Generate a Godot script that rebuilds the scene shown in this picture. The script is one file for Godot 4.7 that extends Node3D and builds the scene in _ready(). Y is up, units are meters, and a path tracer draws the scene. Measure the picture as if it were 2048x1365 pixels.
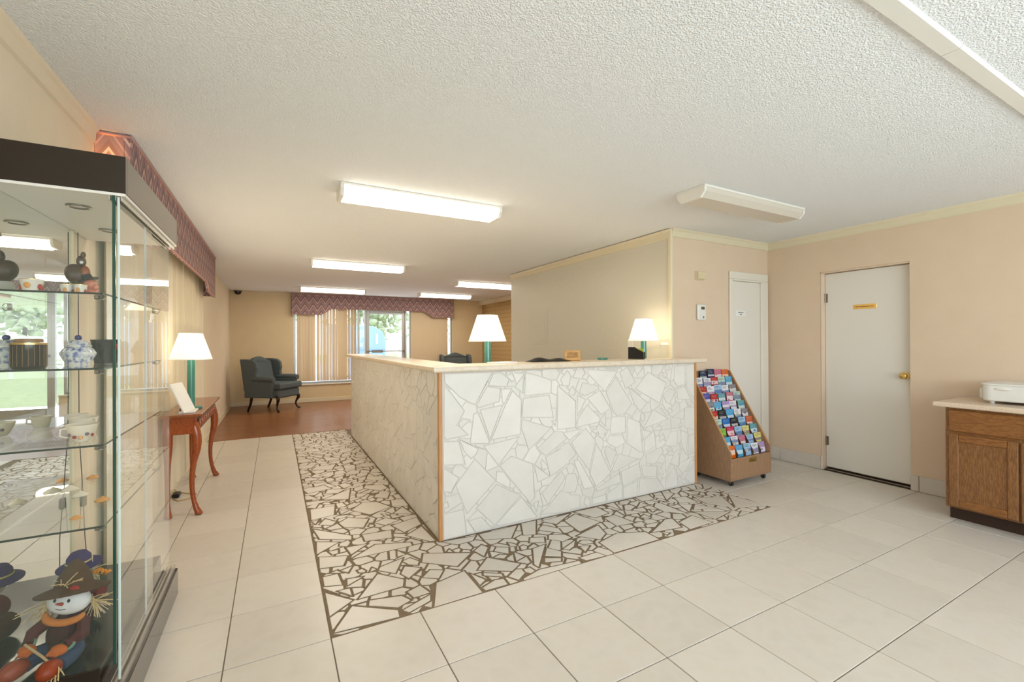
extends Node3D
# A motel lobby: crazy-paved reception counter, tiled floor, glass showcase at the left.
# Units are metres; the camera stands at the origin, the long side of the room runs along -z.

const H := 2.385          # ceiling
const XL := -0.80         # left wall
const XR := 4.86          # right wall
const XW := 3.35          # white partition face
const ZS := -3.0          # short wall face
const ZF := -10.72        # far wall face
const ZW := -6.26         # end of the partition
const ZB := 2.6           # wall behind the camera
const TX := 0.2146        # tile grid
const TZ := 2.0958
const SX := 0.4011
const SZ := 0.3953

var used := {}
var M := {}
var rng := RandomNumberGenerator.new()


func _ready() -> void:
	rng.seed = 77
	camera_and_light()
	materials()
	room()
	floor_tiles()
	counter()
	ceiling_lights()
	far_window()
	outside()
	left_curtains()
	showcase()
	showcase_contents()
	console()
	armchairs()
	rack()
	cabinet()
	counter_items()
	small_things()


# ------------------------------------------------------------------ camera, sky, lights, exposure
func camera_and_light() -> void:
	var cam := Camera3D.new()
	cam.name = "camera"
	cam.fov = 75.36
	cam.near = 0.05
	cam.far = 400.0
	cam.position = Vector3(0, 1.3, 0)
	cam.rotation = Vector3(0.00278, -0.4928, -0.005)
	add_child(cam)
	var e := Environment.new()
	var sky := Sky.new()
	var sm := ProceduralSkyMaterial.new()
	sm.sky_top_color = Color(0.82, 0.87, 0.94)
	sm.sky_horizon_color = Color(0.96, 0.97, 0.98)
	sm.ground_bottom_color = Color(0.6, 0.6, 0.57)
	sm.ground_horizon_color = Color(0.9, 0.92, 0.93)
	sm.sky_energy_multiplier = 1.0
	sky.sky_material = sm
	e.background_mode = Environment.BG_SKY
	e.sky = sky
	e.background_energy_multiplier = SKY
	e.tonemap_mode = Environment.TONE_MAPPER_LINEAR
	e.tonemap_exposure = EXPOSURE
	e.sdfgi_enabled = true
	e.ssao_enabled = true
	e.ssil_enabled = true
	var w := WorldEnvironment.new()
	w.name = "world_environment"
	w.environment = e
	add_child(w)
	# daylight through the wide window behind the camera and the glass door of the lobby front
	area("daylight_front_window", Vector3(1.9, 1.45, ZB - 0.1), Vector3(1.9, 1.3, -3.0), Vector2(4.9, 1.7), DAY, Color(0.88, 0.94, 1.0))
	area("daylight_front_ground", Vector3(1.8, 1.45, ZB - 0.12), Vector3(1.7, 4.9, -0.6), Vector2(4.9, 1.7), DAY_UP, Color(0.87, 0.94, 1.0))
	area("daylight_far_walk", Vector3(2.35, -0.1, ZF - 0.62), Vector3(2.35, 2.6, ZF + 1.6), Vector2(1.5, 0.7), DAY_FAR, Color(0.95, 0.98, 1.0))
	area("daylight_side_window", Vector3(XL + 0.16, 1.3, -4.8), Vector3(1.6, 2.8, -4.8), Vector2(3.2, 1.7), DAY_SIDE, Color(1.0, 0.94, 0.83))

const EXPOSURE := 1.02
const SKY := 2.8
const DAY := 0.6
const DAY_UP := 17.6
const DAY_FAR := 7.0
const DAY_SIDE := 2.0
const TUBE := 1.45
const LAMP := 0.065


func area(called: String, at: Vector3, to: Vector3, size: Vector2, energy: float, color: Color, parent: Node = self) -> AreaLight3D:
	var l := AreaLight3D.new()
	l.name = called
	l.area_size = size
	l.light_energy = energy
	l.light_color = color
	l.area_range = 14.0
	l.shadow_enabled = true
	parent.add_child(l, true)
	var d := to - at
	l.transform = Transform3D(Basis.looking_at(d, Vector3.FORWARD if absf(d.normalized().y) > 0.95 else Vector3.UP), at)
	return l


# ------------------------------------------------------------------ mesh builder
class MB:
	var v := PackedVector3Array()
	var u := PackedVector2Array()
	var g := PackedInt32Array()
	var grp := -1
	var top := 0
	var has_uv := false

	func smooth() -> void:
		top += 1
		grp = top

	func flat() -> void:
		grp = -1

	func tri(a: Vector3, b: Vector3, c: Vector3, out: Vector3, ua := Vector2.ZERO, ub := Vector2.ZERO, uc := Vector2.ZERO) -> void:
		var n := (a - c).cross(a - b)
		if n.length_squared() < 1e-16:
			return
		v.append(a)
		u.append(ua)
		if n.dot(out) < 0.0:
			v.append(c)
			v.append(b)
			u.append(uc)
			u.append(ub)
		else:
			v.append(b)
			v.append(c)
			u.append(ub)
			u.append(uc)
		g.append(grp)

	func quad(a: Vector3, b: Vector3, c: Vector3, d: Vector3, out: Vector3) -> void:
		tri(a, b, c, out)
		tri(a, c, d, out)

	func uvquad(a: Vector3, b: Vector3, c: Vector3, d: Vector3, out: Vector3, r: Rect2) -> void:
		has_uv = true
		var p := r.position
		var q := r.end
		tri(a, b, c, out, Vector2(p.x, q.y), q, Vector2(q.x, p.y))
		tri(a, c, d, out, Vector2(p.x, q.y), Vector2(q.x, p.y), p)

	# a box with chamfered edges
	func box(c: Vector3, s: Vector3, bev := 0.0, basis := Basis()) -> MB:
		var h := s * 0.5
		bev = minf(bev, minf(h.x, minf(h.y, h.z)) * 0.95)
		var old := grp
		grp = -1
		if bev <= 0.0:
			for ax in 3:
				for sg in [-1.0, 1.0]:
					var q: Array[Vector3] = []
					for k in [[-1, -1], [1, -1], [1, 1], [-1, 1]]:
						var p := Vector3()
						p[ax] = sg * h[ax]
						p[(ax + 1) % 3] = k[0] * h[(ax + 1) % 3]
						p[(ax + 2) % 3] = k[1] * h[(ax + 2) % 3]
						q.append(c + basis * p)
					var n := Vector3()
					n[ax] = sg
					quad(q[0], q[1], q[2], q[3], basis * n)
			grp = old
			return self
		for ax in 3:
			var i := (ax + 1) % 3
			var j := (ax + 2) % 3
			for sg in [-1.0, 1.0]:
				var q: Array[Vector3] = []
				for k in [[-1, -1], [1, -1], [1, 1], [-1, 1]]:
					var p := Vector3()
					p[ax] = sg * h[ax]
					p[i] = k[0] * (h[i] - bev)
					p[j] = k[1] * (h[j] - bev)
					q.append(c + basis * p)
				var n := Vector3()
				n[ax] = sg
				quad(q[0], q[1], q[2], q[3], basis * n)
			for a in [-1.0, 1.0]:
				for b in [-1.0, 1.0]:
					var q: Array[Vector3] = []
					for k in [[0, -1], [0, 1], [1, 1], [1, -1]]:
						var p := Vector3()
						p[ax] = k[1] * (h[ax] - bev)
						p[i] = a * (h[i] - (0.0 if k[0] == 0 else bev))
						p[j] = b * (h[j] - (bev if k[0] == 0 else 0.0))
						q.append(c + basis * p)
					var n := Vector3()
					n[i] = a
					n[j] = b
					quad(q[0], q[1], q[2], q[3], basis * n)
		for a in [-1.0, 1.0]:
			for b in [-1.0, 1.0]:
				for d in [-1.0, 1.0]:
					var n := Vector3(a, b, d)
					var p := n * h
					tri(c + basis * (p - Vector3(0, b, d) * bev), c + basis * (p - Vector3(a, 0, d) * bev), c + basis * (p - Vector3(a, b, 0) * bev), basis * n)
		grp = old
		return self

	func span(a: Vector3, b: Vector3, bev := 0.0) -> MB:
		return box((a + b) * 0.5, (b - a).abs(), bev)

	# profile of (radius, height), going up outside
	func lathe(prof: Array, seg := 24, xf := Transform3D(), sharp := 0.6) -> MB:
		smooth()
		for k in prof.size() - 1:
			var a: Vector2 = prof[k]
			var b: Vector2 = prof[k + 1]
			var d := b - a
			if d.length() < 1e-6:
				continue
			if k > 0:
				var e: Vector2 = a - prof[k - 1]
				if e.length() > 1e-6 and absf(e.angle_to(d)) > sharp:
					smooth()
			for s in seg:
				var t0 := TAU * s / seg
				var t1 := TAU * (s + 1) / seg
				var tm := (t0 + t1) * 0.5
				var out := Vector3(cos(tm) * d.y, -d.x, sin(tm) * d.y)
				var p00 := Vector3(cos(t0) * a.x, a.y, sin(t0) * a.x)
				var p01 := Vector3(cos(t1) * a.x, a.y, sin(t1) * a.x)
				var p10 := Vector3(cos(t0) * b.x, b.y, sin(t0) * b.x)
				var p11 := Vector3(cos(t1) * b.x, b.y, sin(t1) * b.x)
				quad(xf * p00, xf * p01, xf * p11, xf * p10, xf.basis * out)
		flat()
		return self

	func tube(pts: Array, radii, seg := 10, caps := true) -> MB:
		smooth()
		var rings := []
		var n := pts.size()
		var side := Vector3()
		for k in n:
			var d: Vector3 = (pts[mini(k + 1, n - 1)] - pts[maxi(k - 1, 0)]).normalized()
			if side == Vector3():
				side = d.cross(Vector3.UP if absf(d.y) < 0.9 else Vector3.RIGHT).normalized()
			side = (side - d * side.dot(d)).normalized()
			var up := d.cross(side)
			var r: float = radii[k] if radii is Array else radii
			var ring := []
			for s in seg:
				var t := TAU * s / seg
				ring.append(pts[k] + (side * cos(t) + up * sin(t)) * r)
			rings.append(ring)
		for k in n - 1:
			for s in seg:
				var t := (s + 1) % seg
				var mid: Vector3 = (pts[k] + pts[k + 1]) * 0.5
				var o: Vector3 = (rings[k][s] + rings[k + 1][t]) * 0.5 - mid
				quad(rings[k][s], rings[k][t], rings[k + 1][t], rings[k + 1][s], o)
		if caps:
			flat()
			for k in [0, n - 1]:
				var o: Vector3 = pts[0] - pts[1] if k == 0 else pts[n - 1] - pts[n - 2]
				for s in seg:
					tri(pts[k], rings[k][s], rings[k][(s + 1) % seg], o)
		flat()
		return self

	func ellipsoid(c: Vector3, r: Vector3, basis := Basis(), seg := 20, rings := 12) -> MB:
		smooth()
		for i in rings:
			var a0 := PI * i / rings - PI / 2
			var a1 := PI * (i + 1) / rings - PI / 2
			for s in seg:
				var t0 := TAU * s / seg
				var t1 := TAU * (s + 1) / seg
				var q: Array[Vector3] = []
				for k in [[a0, t0], [a0, t1], [a1, t1], [a1, t0]]:
					q.append(Vector3(cos(k[0]) * cos(k[1]), sin(k[0]), cos(k[0]) * sin(k[1])) * r)
				var o := basis * (q[0] + q[1] + q[2] + q[3])
				quad(c + basis * q[0], c + basis * q[1], c + basis * q[2], c + basis * q[3], o)
		flat()
		return self

	# a polygon in local xy, extruded along local z from 0 to depth, its front edge rounded by bev
	func prism(poly: PackedVector2Array, depth: float, xf := Transform3D(), bev := 0.0, steps := 1, back := true, bev_back := false) -> MB:
		var p := poly.duplicate()
		if Geometry2D.is_polygon_clockwise(p):
			p.reverse()
		var n := p.size()
		var nrm := PackedVector2Array()
		for i in n:
			var e0 := (p[i] - p[(i + n - 1) % n]).normalized()
			var e1 := (p[(i + 1) % n] - p[i]).normalized()
			var m := (Vector2(e0.y, -e0.x) + Vector2(e1.y, -e1.x))
			m = m.normalized() / maxf(0.5, m.length() * 0.5) if m.length() > 1e-5 else Vector2(e1.y, -e1.x)
			nrm.append(m)
		var layers := []      # [inset, z]
		if bev_back:
			for k in steps:
				var t := PI * 0.5 * k / steps
				layers.append([bev * (1.0 - sin(t)), bev * (1.0 - cos(t))])
			layers.append([0.0, bev])
		else:
			layers.append([0.0, 0.0])
		if bev > 0.0:
			layers.append([0.0, depth - bev])
			for k in range(1, steps + 1):
				var t := PI * 0.5 * k / steps
				layers.append([bev * (1.0 - cos(t)), depth - bev + bev * sin(t)])
		else:
			layers.append([0.0, depth])
		for k in layers.size() - 1:
			for i in n:
				var j := (i + 1) % n
				var e := p[j] - p[i]
				var o2 := Vector2(e.y, -e.x)
				var a: Vector2 = p[i] - nrm[i] * layers[k][0]
				var b: Vector2 = p[j] - nrm[j] * layers[k][0]
				var c: Vector2 = p[j] - nrm[j] * layers[k + 1][0]
				var d: Vector2 = p[i] - nrm[i] * layers[k + 1][0]
				var dz: float = layers[k + 1][0] - layers[k][0]
				quad(xf * Vector3(a.x, a.y, layers[k][1]), xf * Vector3(b.x, b.y, layers[k][1]), xf * Vector3(c.x, c.y, layers[k + 1][1]), xf * Vector3(d.x, d.y, layers[k + 1][1]), xf.basis * (Vector3(o2.x, o2.y, 0).normalized() + Vector3(0, 0, signf(dz) * 0.2)))
		var idx := Geometry2D.triangulate_polygon(p)
		for side in ([0, 1] if back else [1]):
			var l: Array = layers[-1] if side == 1 else layers[0]
			for t in idx.size() / 3:
				var q: Array[Vector3] = []
				for k in 3:
					var w: Vector2 = p[idx[t * 3 + k]] - nrm[idx[t * 3 + k]] * l[0]
					q.append(xf * Vector3(w.x, w.y, l[1]))
				tri(q[0], q[1], q[2], xf.basis * Vector3(0, 0, 1.0 if side == 1 else -1.0))
		return self

	# a sheet through a grid of points, with a thickness along the given way
	func sheet(rows: Array, thick: Vector3) -> MB:
		for side in [0, 1]:
			smooth()
			for i in rows.size() - 1:
				for j in rows[i].size() - 1:
					var o := thick * (-1.0 if side == 0 else 1.0)
					var w: Vector3 = thick * float(side)
					quad(rows[i][j] + w, rows[i][j + 1] + w, rows[i + 1][j + 1] + w, rows[i + 1][j] + w, o)
		flat()
		return self

	func commit(off: Vector3, mat: Material) -> ArrayMesh:
		var st := SurfaceTool.new()
		st.begin(Mesh.PRIMITIVE_TRIANGLES)
		for t in g.size():
			st.set_smooth_group(g[t])
			for k in 3:
				if has_uv:
					st.set_uv(u[t * 3 + k])
				st.add_vertex(v[t * 3 + k] - off)
		st.generate_normals()
		st.index()
		st.set_material(mat)
		return st.commit()


# ------------------------------------------------------------------ things and parts
func numbered(called: String) -> String:
	if not used.has(called):
		used[called] = 0
		return called
	used[called] += 1
	return "%s_%03d" % [called, used[called]]


func tag(o: Node, label: String, category: String, group := "", kind := "") -> void:
	if label:
		o.set_meta("label", label)
	if category:
		o.set_meta("category", category)
	if group:
		o.set_meta("group", group)
	if kind:
		o.set_meta("kind", kind)


func thing(called: String, label: String, category: String, at: Vector3, group := "", kind := "") -> Node3D:
	var o := Node3D.new()
	o.name = numbered(called)
	add_child(o)
	o.position = at
	tag(o, label, category, group, kind)
	return o


# where a node stands in the world, turned or not (parents here are never turned while being built)
func origin_of(n: Node) -> Vector3:
	var p := Vector3()
	while n is Node3D and n != self:
		p += (n as Node3D).position
		n = n.get_parent()
	return p


# a part, given in world coordinates
func part(called: String, mb: MB, mat: Material, parent: Node, label := "") -> MeshInstance3D:
	var o := MeshInstance3D.new()
	o.name = called
	o.mesh = mb.commit(origin_of(parent), mat)
	o.cast_shadow = GeometryInstance3D.SHADOW_CASTING_SETTING_ON
	parent.add_child(o, true)
	if label:
		o.set_meta("label", label)
	return o


# a thing of one mesh, given in world coordinates
func solo(called: String, mb: MB, mat: Material, label: String, category: String, at: Vector3, group := "", kind := "") -> MeshInstance3D:
	var o := MeshInstance3D.new()
	o.name = numbered(called)
	o.mesh = mb.commit(at, mat)
	o.position = at
	add_child(o)
	tag(o, label, category, group, kind)
	return o


func struct(called: String, mb: MB, mat: Material, label: String, category: String) -> MeshInstance3D:
	return solo(called, mb, mat, label, category, Vector3.ZERO, "", "structure")


func copy(o: Node3D, at: Vector3, label: String, turn := 0.0) -> Node3D:
	var c: Node3D = o.duplicate()
	c.name = numbered(String(o.name).rstrip("0123456789_"))
	add_child(c)
	c.position = at
	c.rotation.y = turn
	c.set_meta("label", label)
	return c


# ------------------------------------------------------------------ materials
func mat(color: Color, rough := 0.6, metal := 0.0, spec := 0.5) -> StandardMaterial3D:
	var m := StandardMaterial3D.new()
	m.albedo_color = color
	m.roughness = rough
	m.metallic = metal
	m.metallic_specular = spec
	return m


func noise(freq: float, ramp: Array, size := 512, octaves := 4, kind := FastNoiseLite.TYPE_SIMPLEX_SMOOTH, sd := 1) -> NoiseTexture2D:
	var n := FastNoiseLite.new()
	n.noise_type = kind
	n.frequency = freq
	n.fractal_octaves = octaves
	n.seed = sd
	var t := NoiseTexture2D.new()
	t.width = size
	t.height = size
	t.seamless = true
	t.noise = n
	if ramp.size():
		var gr := Gradient.new()
		var off := PackedFloat32Array()
		var cols := PackedColorArray()
		for k in ramp.size():
			off.append(float(k) / (ramp.size() - 1))
			cols.append(ramp[k])
		gr.offsets = off
		gr.colors = cols
		t.color_ramp = gr
	return t


func tri_mat(tex: Texture2D, scale: Vector3, rough := 0.6, spec := 0.5, world := true) -> StandardMaterial3D:
	var m := mat(Color.WHITE, rough, 0.0, spec)
	m.albedo_texture = tex
	m.uv1_triplanar = true
	m.uv1_world_triplanar = world
	m.uv1_scale = scale
	return m


func relief(m: StandardMaterial3D, tex: Texture2D, depth: float) -> StandardMaterial3D:
	m.heightmap_enabled = true
	m.heightmap_texture = tex
	m.heightmap_scale = depth
	return m


func glow(color: Color, energy: float, base := Color.WHITE) -> StandardMaterial3D:
	var m := mat(base, 0.5)
	m.emission_enabled = true
	m.emission = color
	m.emission_energy_multiplier = energy
	return m


func pane(color: Color, alpha: float) -> StandardMaterial3D:
	var m := mat(Color(color.r, color.g, color.b, alpha), 0.0)
	m.transparency = BaseMaterial3D.TRANSPARENCY_ALPHA
	return m


func materials() -> void:
	var bump := noise(0.02, [], 512, 4)
	var popcorn := popcorn_texture()
	M.ceiling = mat(Color(0.937, 0.94, 0.937), 0.95, 0.0, 0.2)
	M.ceiling.uv1_triplanar = true
	M.ceiling.uv1_world_triplanar = true
	M.ceiling.uv1_scale = Vector3(1.9, 1.9, 1.9)
	relief(M.ceiling, popcorn, 0.26)
	M.wall = relief(tri_mat(noise(0.01, [Color(0.865, 0.77, 0.665), Color(0.878, 0.787, 0.685)], 512, 4), Vector3(0.6, 0.6, 0.6), 0.75, 0.3), bump, 0.12)
	M.far_wall = relief(tri_mat(noise(0.01, [Color(0.86, 0.78, 0.63), Color(0.875, 0.795, 0.65)], 512, 4, FastNoiseLite.TYPE_SIMPLEX_SMOOTH, 3), Vector3(0.6, 0.6, 0.6), 0.75, 0.3), bump, 0.12)
	M.left_wall = relief(tri_mat(noise(0.01, [Color(0.9, 0.83, 0.72), Color(0.91, 0.845, 0.745)], 512, 4, FastNoiseLite.TYPE_SIMPLEX_SMOOTH, 4), Vector3(0.6, 0.6, 0.6), 0.75, 0.3), bump, 0.12)
	M.white_wall = relief(mat(Color(0.835, 0.81, 0.74), 0.32, 0.0, 0.5), bump, 0.15)
	M.white_wall.uv1_triplanar = true
	M.white_wall.uv1_world_triplanar = true
	M.cream_trim = mat(Color(0.88, 0.83, 0.71), 0.45)
	M.white_trim = mat(Color(0.9, 0.87, 0.81), 0.4)
	M.door = mat(Color(0.895, 0.87, 0.825), 0.4)
	M.tiles = []
	for k in 4:
		var d: float = [0.0, -0.012, 0.012, 0.004][k]
		M.tiles.append(tri_mat(noise(0.012, [Color(0.82 + d, 0.782 + d, 0.73 + d), Color(0.842 + d, 0.807 + d, 0.76 + d), Color(0.832 + d, 0.79 + d, 0.732 + d)], 512, 5, FastNoiseLite.TYPE_SIMPLEX_SMOOTH, 20 + k), Vector3(0.9, 0.9, 0.9), 0.3, 0.5))
	M.grout = tri_mat(noise(0.05, [Color(0.46, 0.39, 0.31), Color(0.54, 0.47, 0.38)], 256, 3), Vector3(2, 2, 2), 0.85, 0.3)
	M.tile_grout = mat(Color(0.5, 0.44, 0.38), 0.85)
	M.stones = []
	for k in 3:
		var d: float = [0.0, -0.01, 0.012][k]
		M.stones.append(tri_mat(noise(0.012, [Color(0.875 + d, 0.855 + d, 0.815 + d), Color(0.905 + d, 0.885 + d, 0.85 + d)], 256, 5, FastNoiseLite.TYPE_SIMPLEX_SMOOTH, 30 + k), Vector3(1.4, 1.4, 1.4), 0.35, 0.5))
	M.stone_grout = mat(Color(0.83, 0.81, 0.77), 0.8)
	M.wood_floor = tri_mat(wood_plank_texture(), Vector3(0.8, 0.8, 0.8), 0.28, 0.5)
	M.laminate = tri_mat(noise(0.02, [Color(0.84, 0.765, 0.66), Color(0.89, 0.83, 0.745), Color(0.86, 0.79, 0.69)], 512, 5, FastNoiseLite.TYPE_SIMPLEX_SMOOTH, 41), Vector3(1.6, 1.6, 1.6), 0.25, 0.5)
	M.oak_strip = tri_mat(noise(0.03, [Color(0.72, 0.5, 0.28), Color(0.83, 0.62, 0.4)], 256, 4), Vector3(12, 0.8, 12), 0.45)
	M.chevron = tri_mat(chevron_texture(), Vector3(3.03, 3.03, 3.03), 0.9, 0.2)
	M.piping = mat(Color(0.72, 0.53, 0.49), 0.8)
	M.curtain = tri_mat(noise(0.02, [Color(0.9, 0.85, 0.74), Color(0.93, 0.88, 0.78)], 256, 3), Vector3(4, 0.5, 4), 0.85, 0.2)
	M.curtain.backlight_enabled = true
	M.curtain.backlight = Color(0.5, 0.47, 0.4)
	M.vane = mat(Color(0.87, 0.79, 0.66), 0.65)
	M.vane.backlight_enabled = true
	M.vane.backlight = Color(0.35, 0.3, 0.23)
	M.glass = pane(Color(0.93, 0.95, 0.94), 0.03)
	M.case_glass = pane(Color(0.72, 0.86, 0.8), 0.05)
	M.glass_edge = mat(Color(0.05, 0.27, 0.22), 0.15, 0.0, 0.6)
	M.dark_edge = mat(Color(0.05, 0.1, 0.08), 0.2)
	M.mirror = mat(Color(0.89, 0.9, 0.87), 0.0, 1.0)
	M.black_wood = tri_mat(noise(0.02, [Color(0.085, 0.05, 0.03), Color(0.13, 0.08, 0.05)], 256, 4), Vector3(2, 14, 2), 0.2, 0.5)
	M.black_wood.clearcoat_enabled = true
	M.black_wood.clearcoat = 0.4
	M.black_wood.clearcoat_roughness = 0.1
	M.aluminium = mat(Color(0.75, 0.74, 0.72), 0.35, 0.9)
	M.frame_metal = mat(Color(0.72, 0.72, 0.7), 0.4, 0.6)
	M.steel = mat(Color(0.55, 0.52, 0.48), 0.3, 1.0)
	M.brass = mat(Color(0.83, 0.7, 0.42), 0.3, 1.0)
	M.white_plastic = mat(Color(0.9, 0.89, 0.86), 0.35)
	M.white_metal = mat(Color(0.91, 0.89, 0.85), 0.4)
	M.cream_plastic = mat(Color(0.85, 0.79, 0.64), 0.45)
	M.black = mat(Color(0.035, 0.03, 0.03), 0.4)
	M.ink = mat(Color(0.12, 0.1, 0.08), 0.7)
	M.tube = glow(Color(1.0, 0.965, 0.9), 5.0)
	M.tube_off = mat(Color(0.83, 0.79, 0.73), 0.4)
	M.shade = mat(Color(0.95, 0.93, 0.88), 0.85, 0.0, 0.2)
	M.shade.emission_enabled = true
	M.shade.emission = Color(1.0, 0.97, 0.9)
	M.shade.emission_energy_multiplier = 0.22
	M.shade.backlight_enabled = true
	M.shade.backlight = Color(0.9, 0.87, 0.8)
	M.bulb = glow(Color(1.0, 0.93, 0.8), 3.0)
	M.green_glaze = mat(Color(0.22, 0.5, 0.44), 0.2, 0.0, 0.6)
	M.mahogany = tri_mat(noise(0.02, [Color(0.42, 0.17, 0.06), Color(0.62, 0.3, 0.12), Color(0.52, 0.23, 0.08)], 512, 5), Vector3(7, 1.2, 7), 0.2, 0.5)
	M.mahogany_top = tri_mat(noise(0.02, [Color(0.46, 0.24, 0.13), Color(0.62, 0.36, 0.2)], 512, 5), Vector3(9, 9, 1.2), 0.15, 0.5)
	M.carved = mat(Color(0.2, 0.09, 0.05), 0.45)
	M.upholstery = relief(tri_mat(noise(0.15, [Color(0.34, 0.37, 0.375), Color(0.4, 0.43, 0.435)], 256, 2), Vector3(5, 5, 5), 0.95, 0.2), noise(0.2, [], 256, 2), 0.1)
	M.dark_leg = mat(Color(0.13, 0.045, 0.025), 0.25)
	M.walnut = tri_mat(noise(0.025, [Color(0.5, 0.375, 0.27), Color(0.65, 0.505, 0.38), Color(0.57, 0.435, 0.32)], 512, 5, FastNoiseLite.TYPE_SIMPLEX_SMOOTH, 51), Vector3(9, 0.7, 9), 0.4)
	M.walnut_dark = mat(Color(0.34, 0.24, 0.15), 0.6)
	M.oak = tri_mat(noise(0.02, [Color(0.36, 0.23, 0.12), Color(0.58, 0.4, 0.23), Color(0.45, 0.29, 0.15), Color(0.62, 0.44, 0.26)], 512, 5, FastNoiseLite.TYPE_SIMPLEX_SMOOTH, 52), Vector3(8, 0.9, 8), 0.35)
	M.oak_flat = tri_mat(noise(0.02, [Color(0.36, 0.22, 0.1), Color(0.6, 0.4, 0.2), Color(0.46, 0.28, 0.13), Color(0.64, 0.44, 0.23)], 512, 5, FastNoiseLite.TYPE_SIMPLEX_SMOOTH, 53), Vector3(8, 9, 0.9), 0.35)
	M.toe = mat(Color(0.2, 0.11, 0.06), 0.6)
	M.speckle = tri_mat(noise(0.2, [Color(0.5, 0.36, 0.26), Color(0.86, 0.78, 0.68), Color(0.84, 0.74, 0.64), Color(0.93, 0.87, 0.79), Color(0.8, 0.7, 0.6)], 512, 2, FastNoiseLite.TYPE_SIMPLEX, 54), Vector3(1.6, 1.6, 1.6), 0.25)
	M.paper = mat(Color(0.93, 0.92, 0.9), 0.8)
	M.sign_wood = tri_mat(noise(0.02, [Color(0.72, 0.52, 0.28), Color(0.82, 0.64, 0.38)], 256, 4), Vector3(2, 12, 2), 0.5)
	M.wicker = tri_mat(noise(0.05, [Color(0.36, 0.25, 0.17), Color(0.63, 0.49, 0.38)], 256, 3), Vector3(3, 3, 3), 0.55)
	M.brick = brick_material()


# sprayed blobs, wrapped round at the edges so that no seam shows
func popcorn_texture() -> ImageTexture:
	var n := 512
	var h := PackedFloat32Array()
	h.resize(n * n)
	var r := RandomNumberGenerator.new()
	r.seed = 21
	for k in 9000:
		var cx := r.randf() * n
		var cy := r.randf() * n
		var rad := r.randf_range(2.0, 4.6)
		var top := r.randf_range(0.3, 1.0)
		for y in range(int(cy - rad), int(cy + rad) + 2):
			for x in range(int(cx - rad), int(cx + rad) + 2):
				var d := Vector2(x - cx, y - cy).length() / rad
				if d < 1.0:
					var i := posmod(y, n) * n + posmod(x, n)
					h[i] = maxf(h[i], top * (1.0 - d * d))
	var im := Image.create(n, n, false, Image.FORMAT_RGB8)
	for y in n:
		for x in n:
			var v := h[y * n + x]
			im.set_pixel(x, y, Color(v, v, v))
	return ImageTexture.create_from_image(im)


# planks running along x, with thin joints: flat print of a laminate floor
func wood_plank_texture() -> ImageTexture:
	var n := FastNoiseLite.new()
	n.frequency = 0.02
	n.fractal_octaves = 4
	var im := Image.create(512, 512, false, Image.FORMAT_RGB8)
	for y in 512:
		var row := y / 64
		for x in 512:
			var plank := (x + row * 197) % 512 / 256 + row * 3
			var t := n.get_noise_3d(sin(TAU * x / 512.0) * 22.0, cos(TAU * x / 512.0) * 22.0, y * 2.2 + plank * 37.0)
			var f := 0.5 + t * 0.6 + (float(plank * 7 % 5) - 2.0) * 0.025
			var c := Color(0.47, 0.29, 0.17).lerp(Color(0.64, 0.43, 0.27), clampf(f, 0, 1))
			if y % 64 == 0 or (x + row * 197) % 256 == 0:
				c = c.darkened(0.25)
			im.set_pixel(x, y, c)
	return ImageTexture.create_from_image(im)


# flame-stitch zigzags: two mauves and a pale pink line
func chevron_texture() -> ImageTexture:
	var im := Image.create(256, 256, false, Image.FORMAT_RGB8)
	for y in 256:
		for x in 256:
			var px := float(x % 128) / 128.0
			var zig := absf(px - 0.5) * 2.0
			var t := fposmod((float(y) - zig * 104.0) / 128.0, 1.0)
			var c := Color(0.54, 0.44, 0.44)
			if t < 0.13:
				c = Color(0.86, 0.73, 0.68)
			elif t < 0.42:
				c = Color(0.61, 0.49, 0.49)
			elif t < 0.52:
				c = Color(0.71, 0.6, 0.59)
			elif t < 0.78:
				c = Color(0.58, 0.49, 0.5)
			c = c.darkened(0.06 * float((x / 2 + y / 2) % 2))
			im.set_pixel(x, y, c)
	return ImageTexture.create_from_image(im)


# far painted block wall, its joints too fine to pick apart from here
func brick_material() -> StandardMaterial3D:
	var im := Image.create(256, 256, false, Image.FORMAT_RGB8)
	im.fill(Color(0.74, 0.62, 0.43))
	for r in 4:
		im.fill_rect(Rect2i(0, r * 64, 256, 6), Color(0.62, 0.5, 0.33))
		for k in 2:
			im.fill_rect(Rect2i((k * 128 + (r % 2) * 64) % 256, r * 64, 6, 64), Color(0.64, 0.52, 0.35))
	var m := tri_mat(ImageTexture.create_from_image(im), Vector3(2.5, 2.5, 2.5), 0.7, 0.3)
	return m


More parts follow.
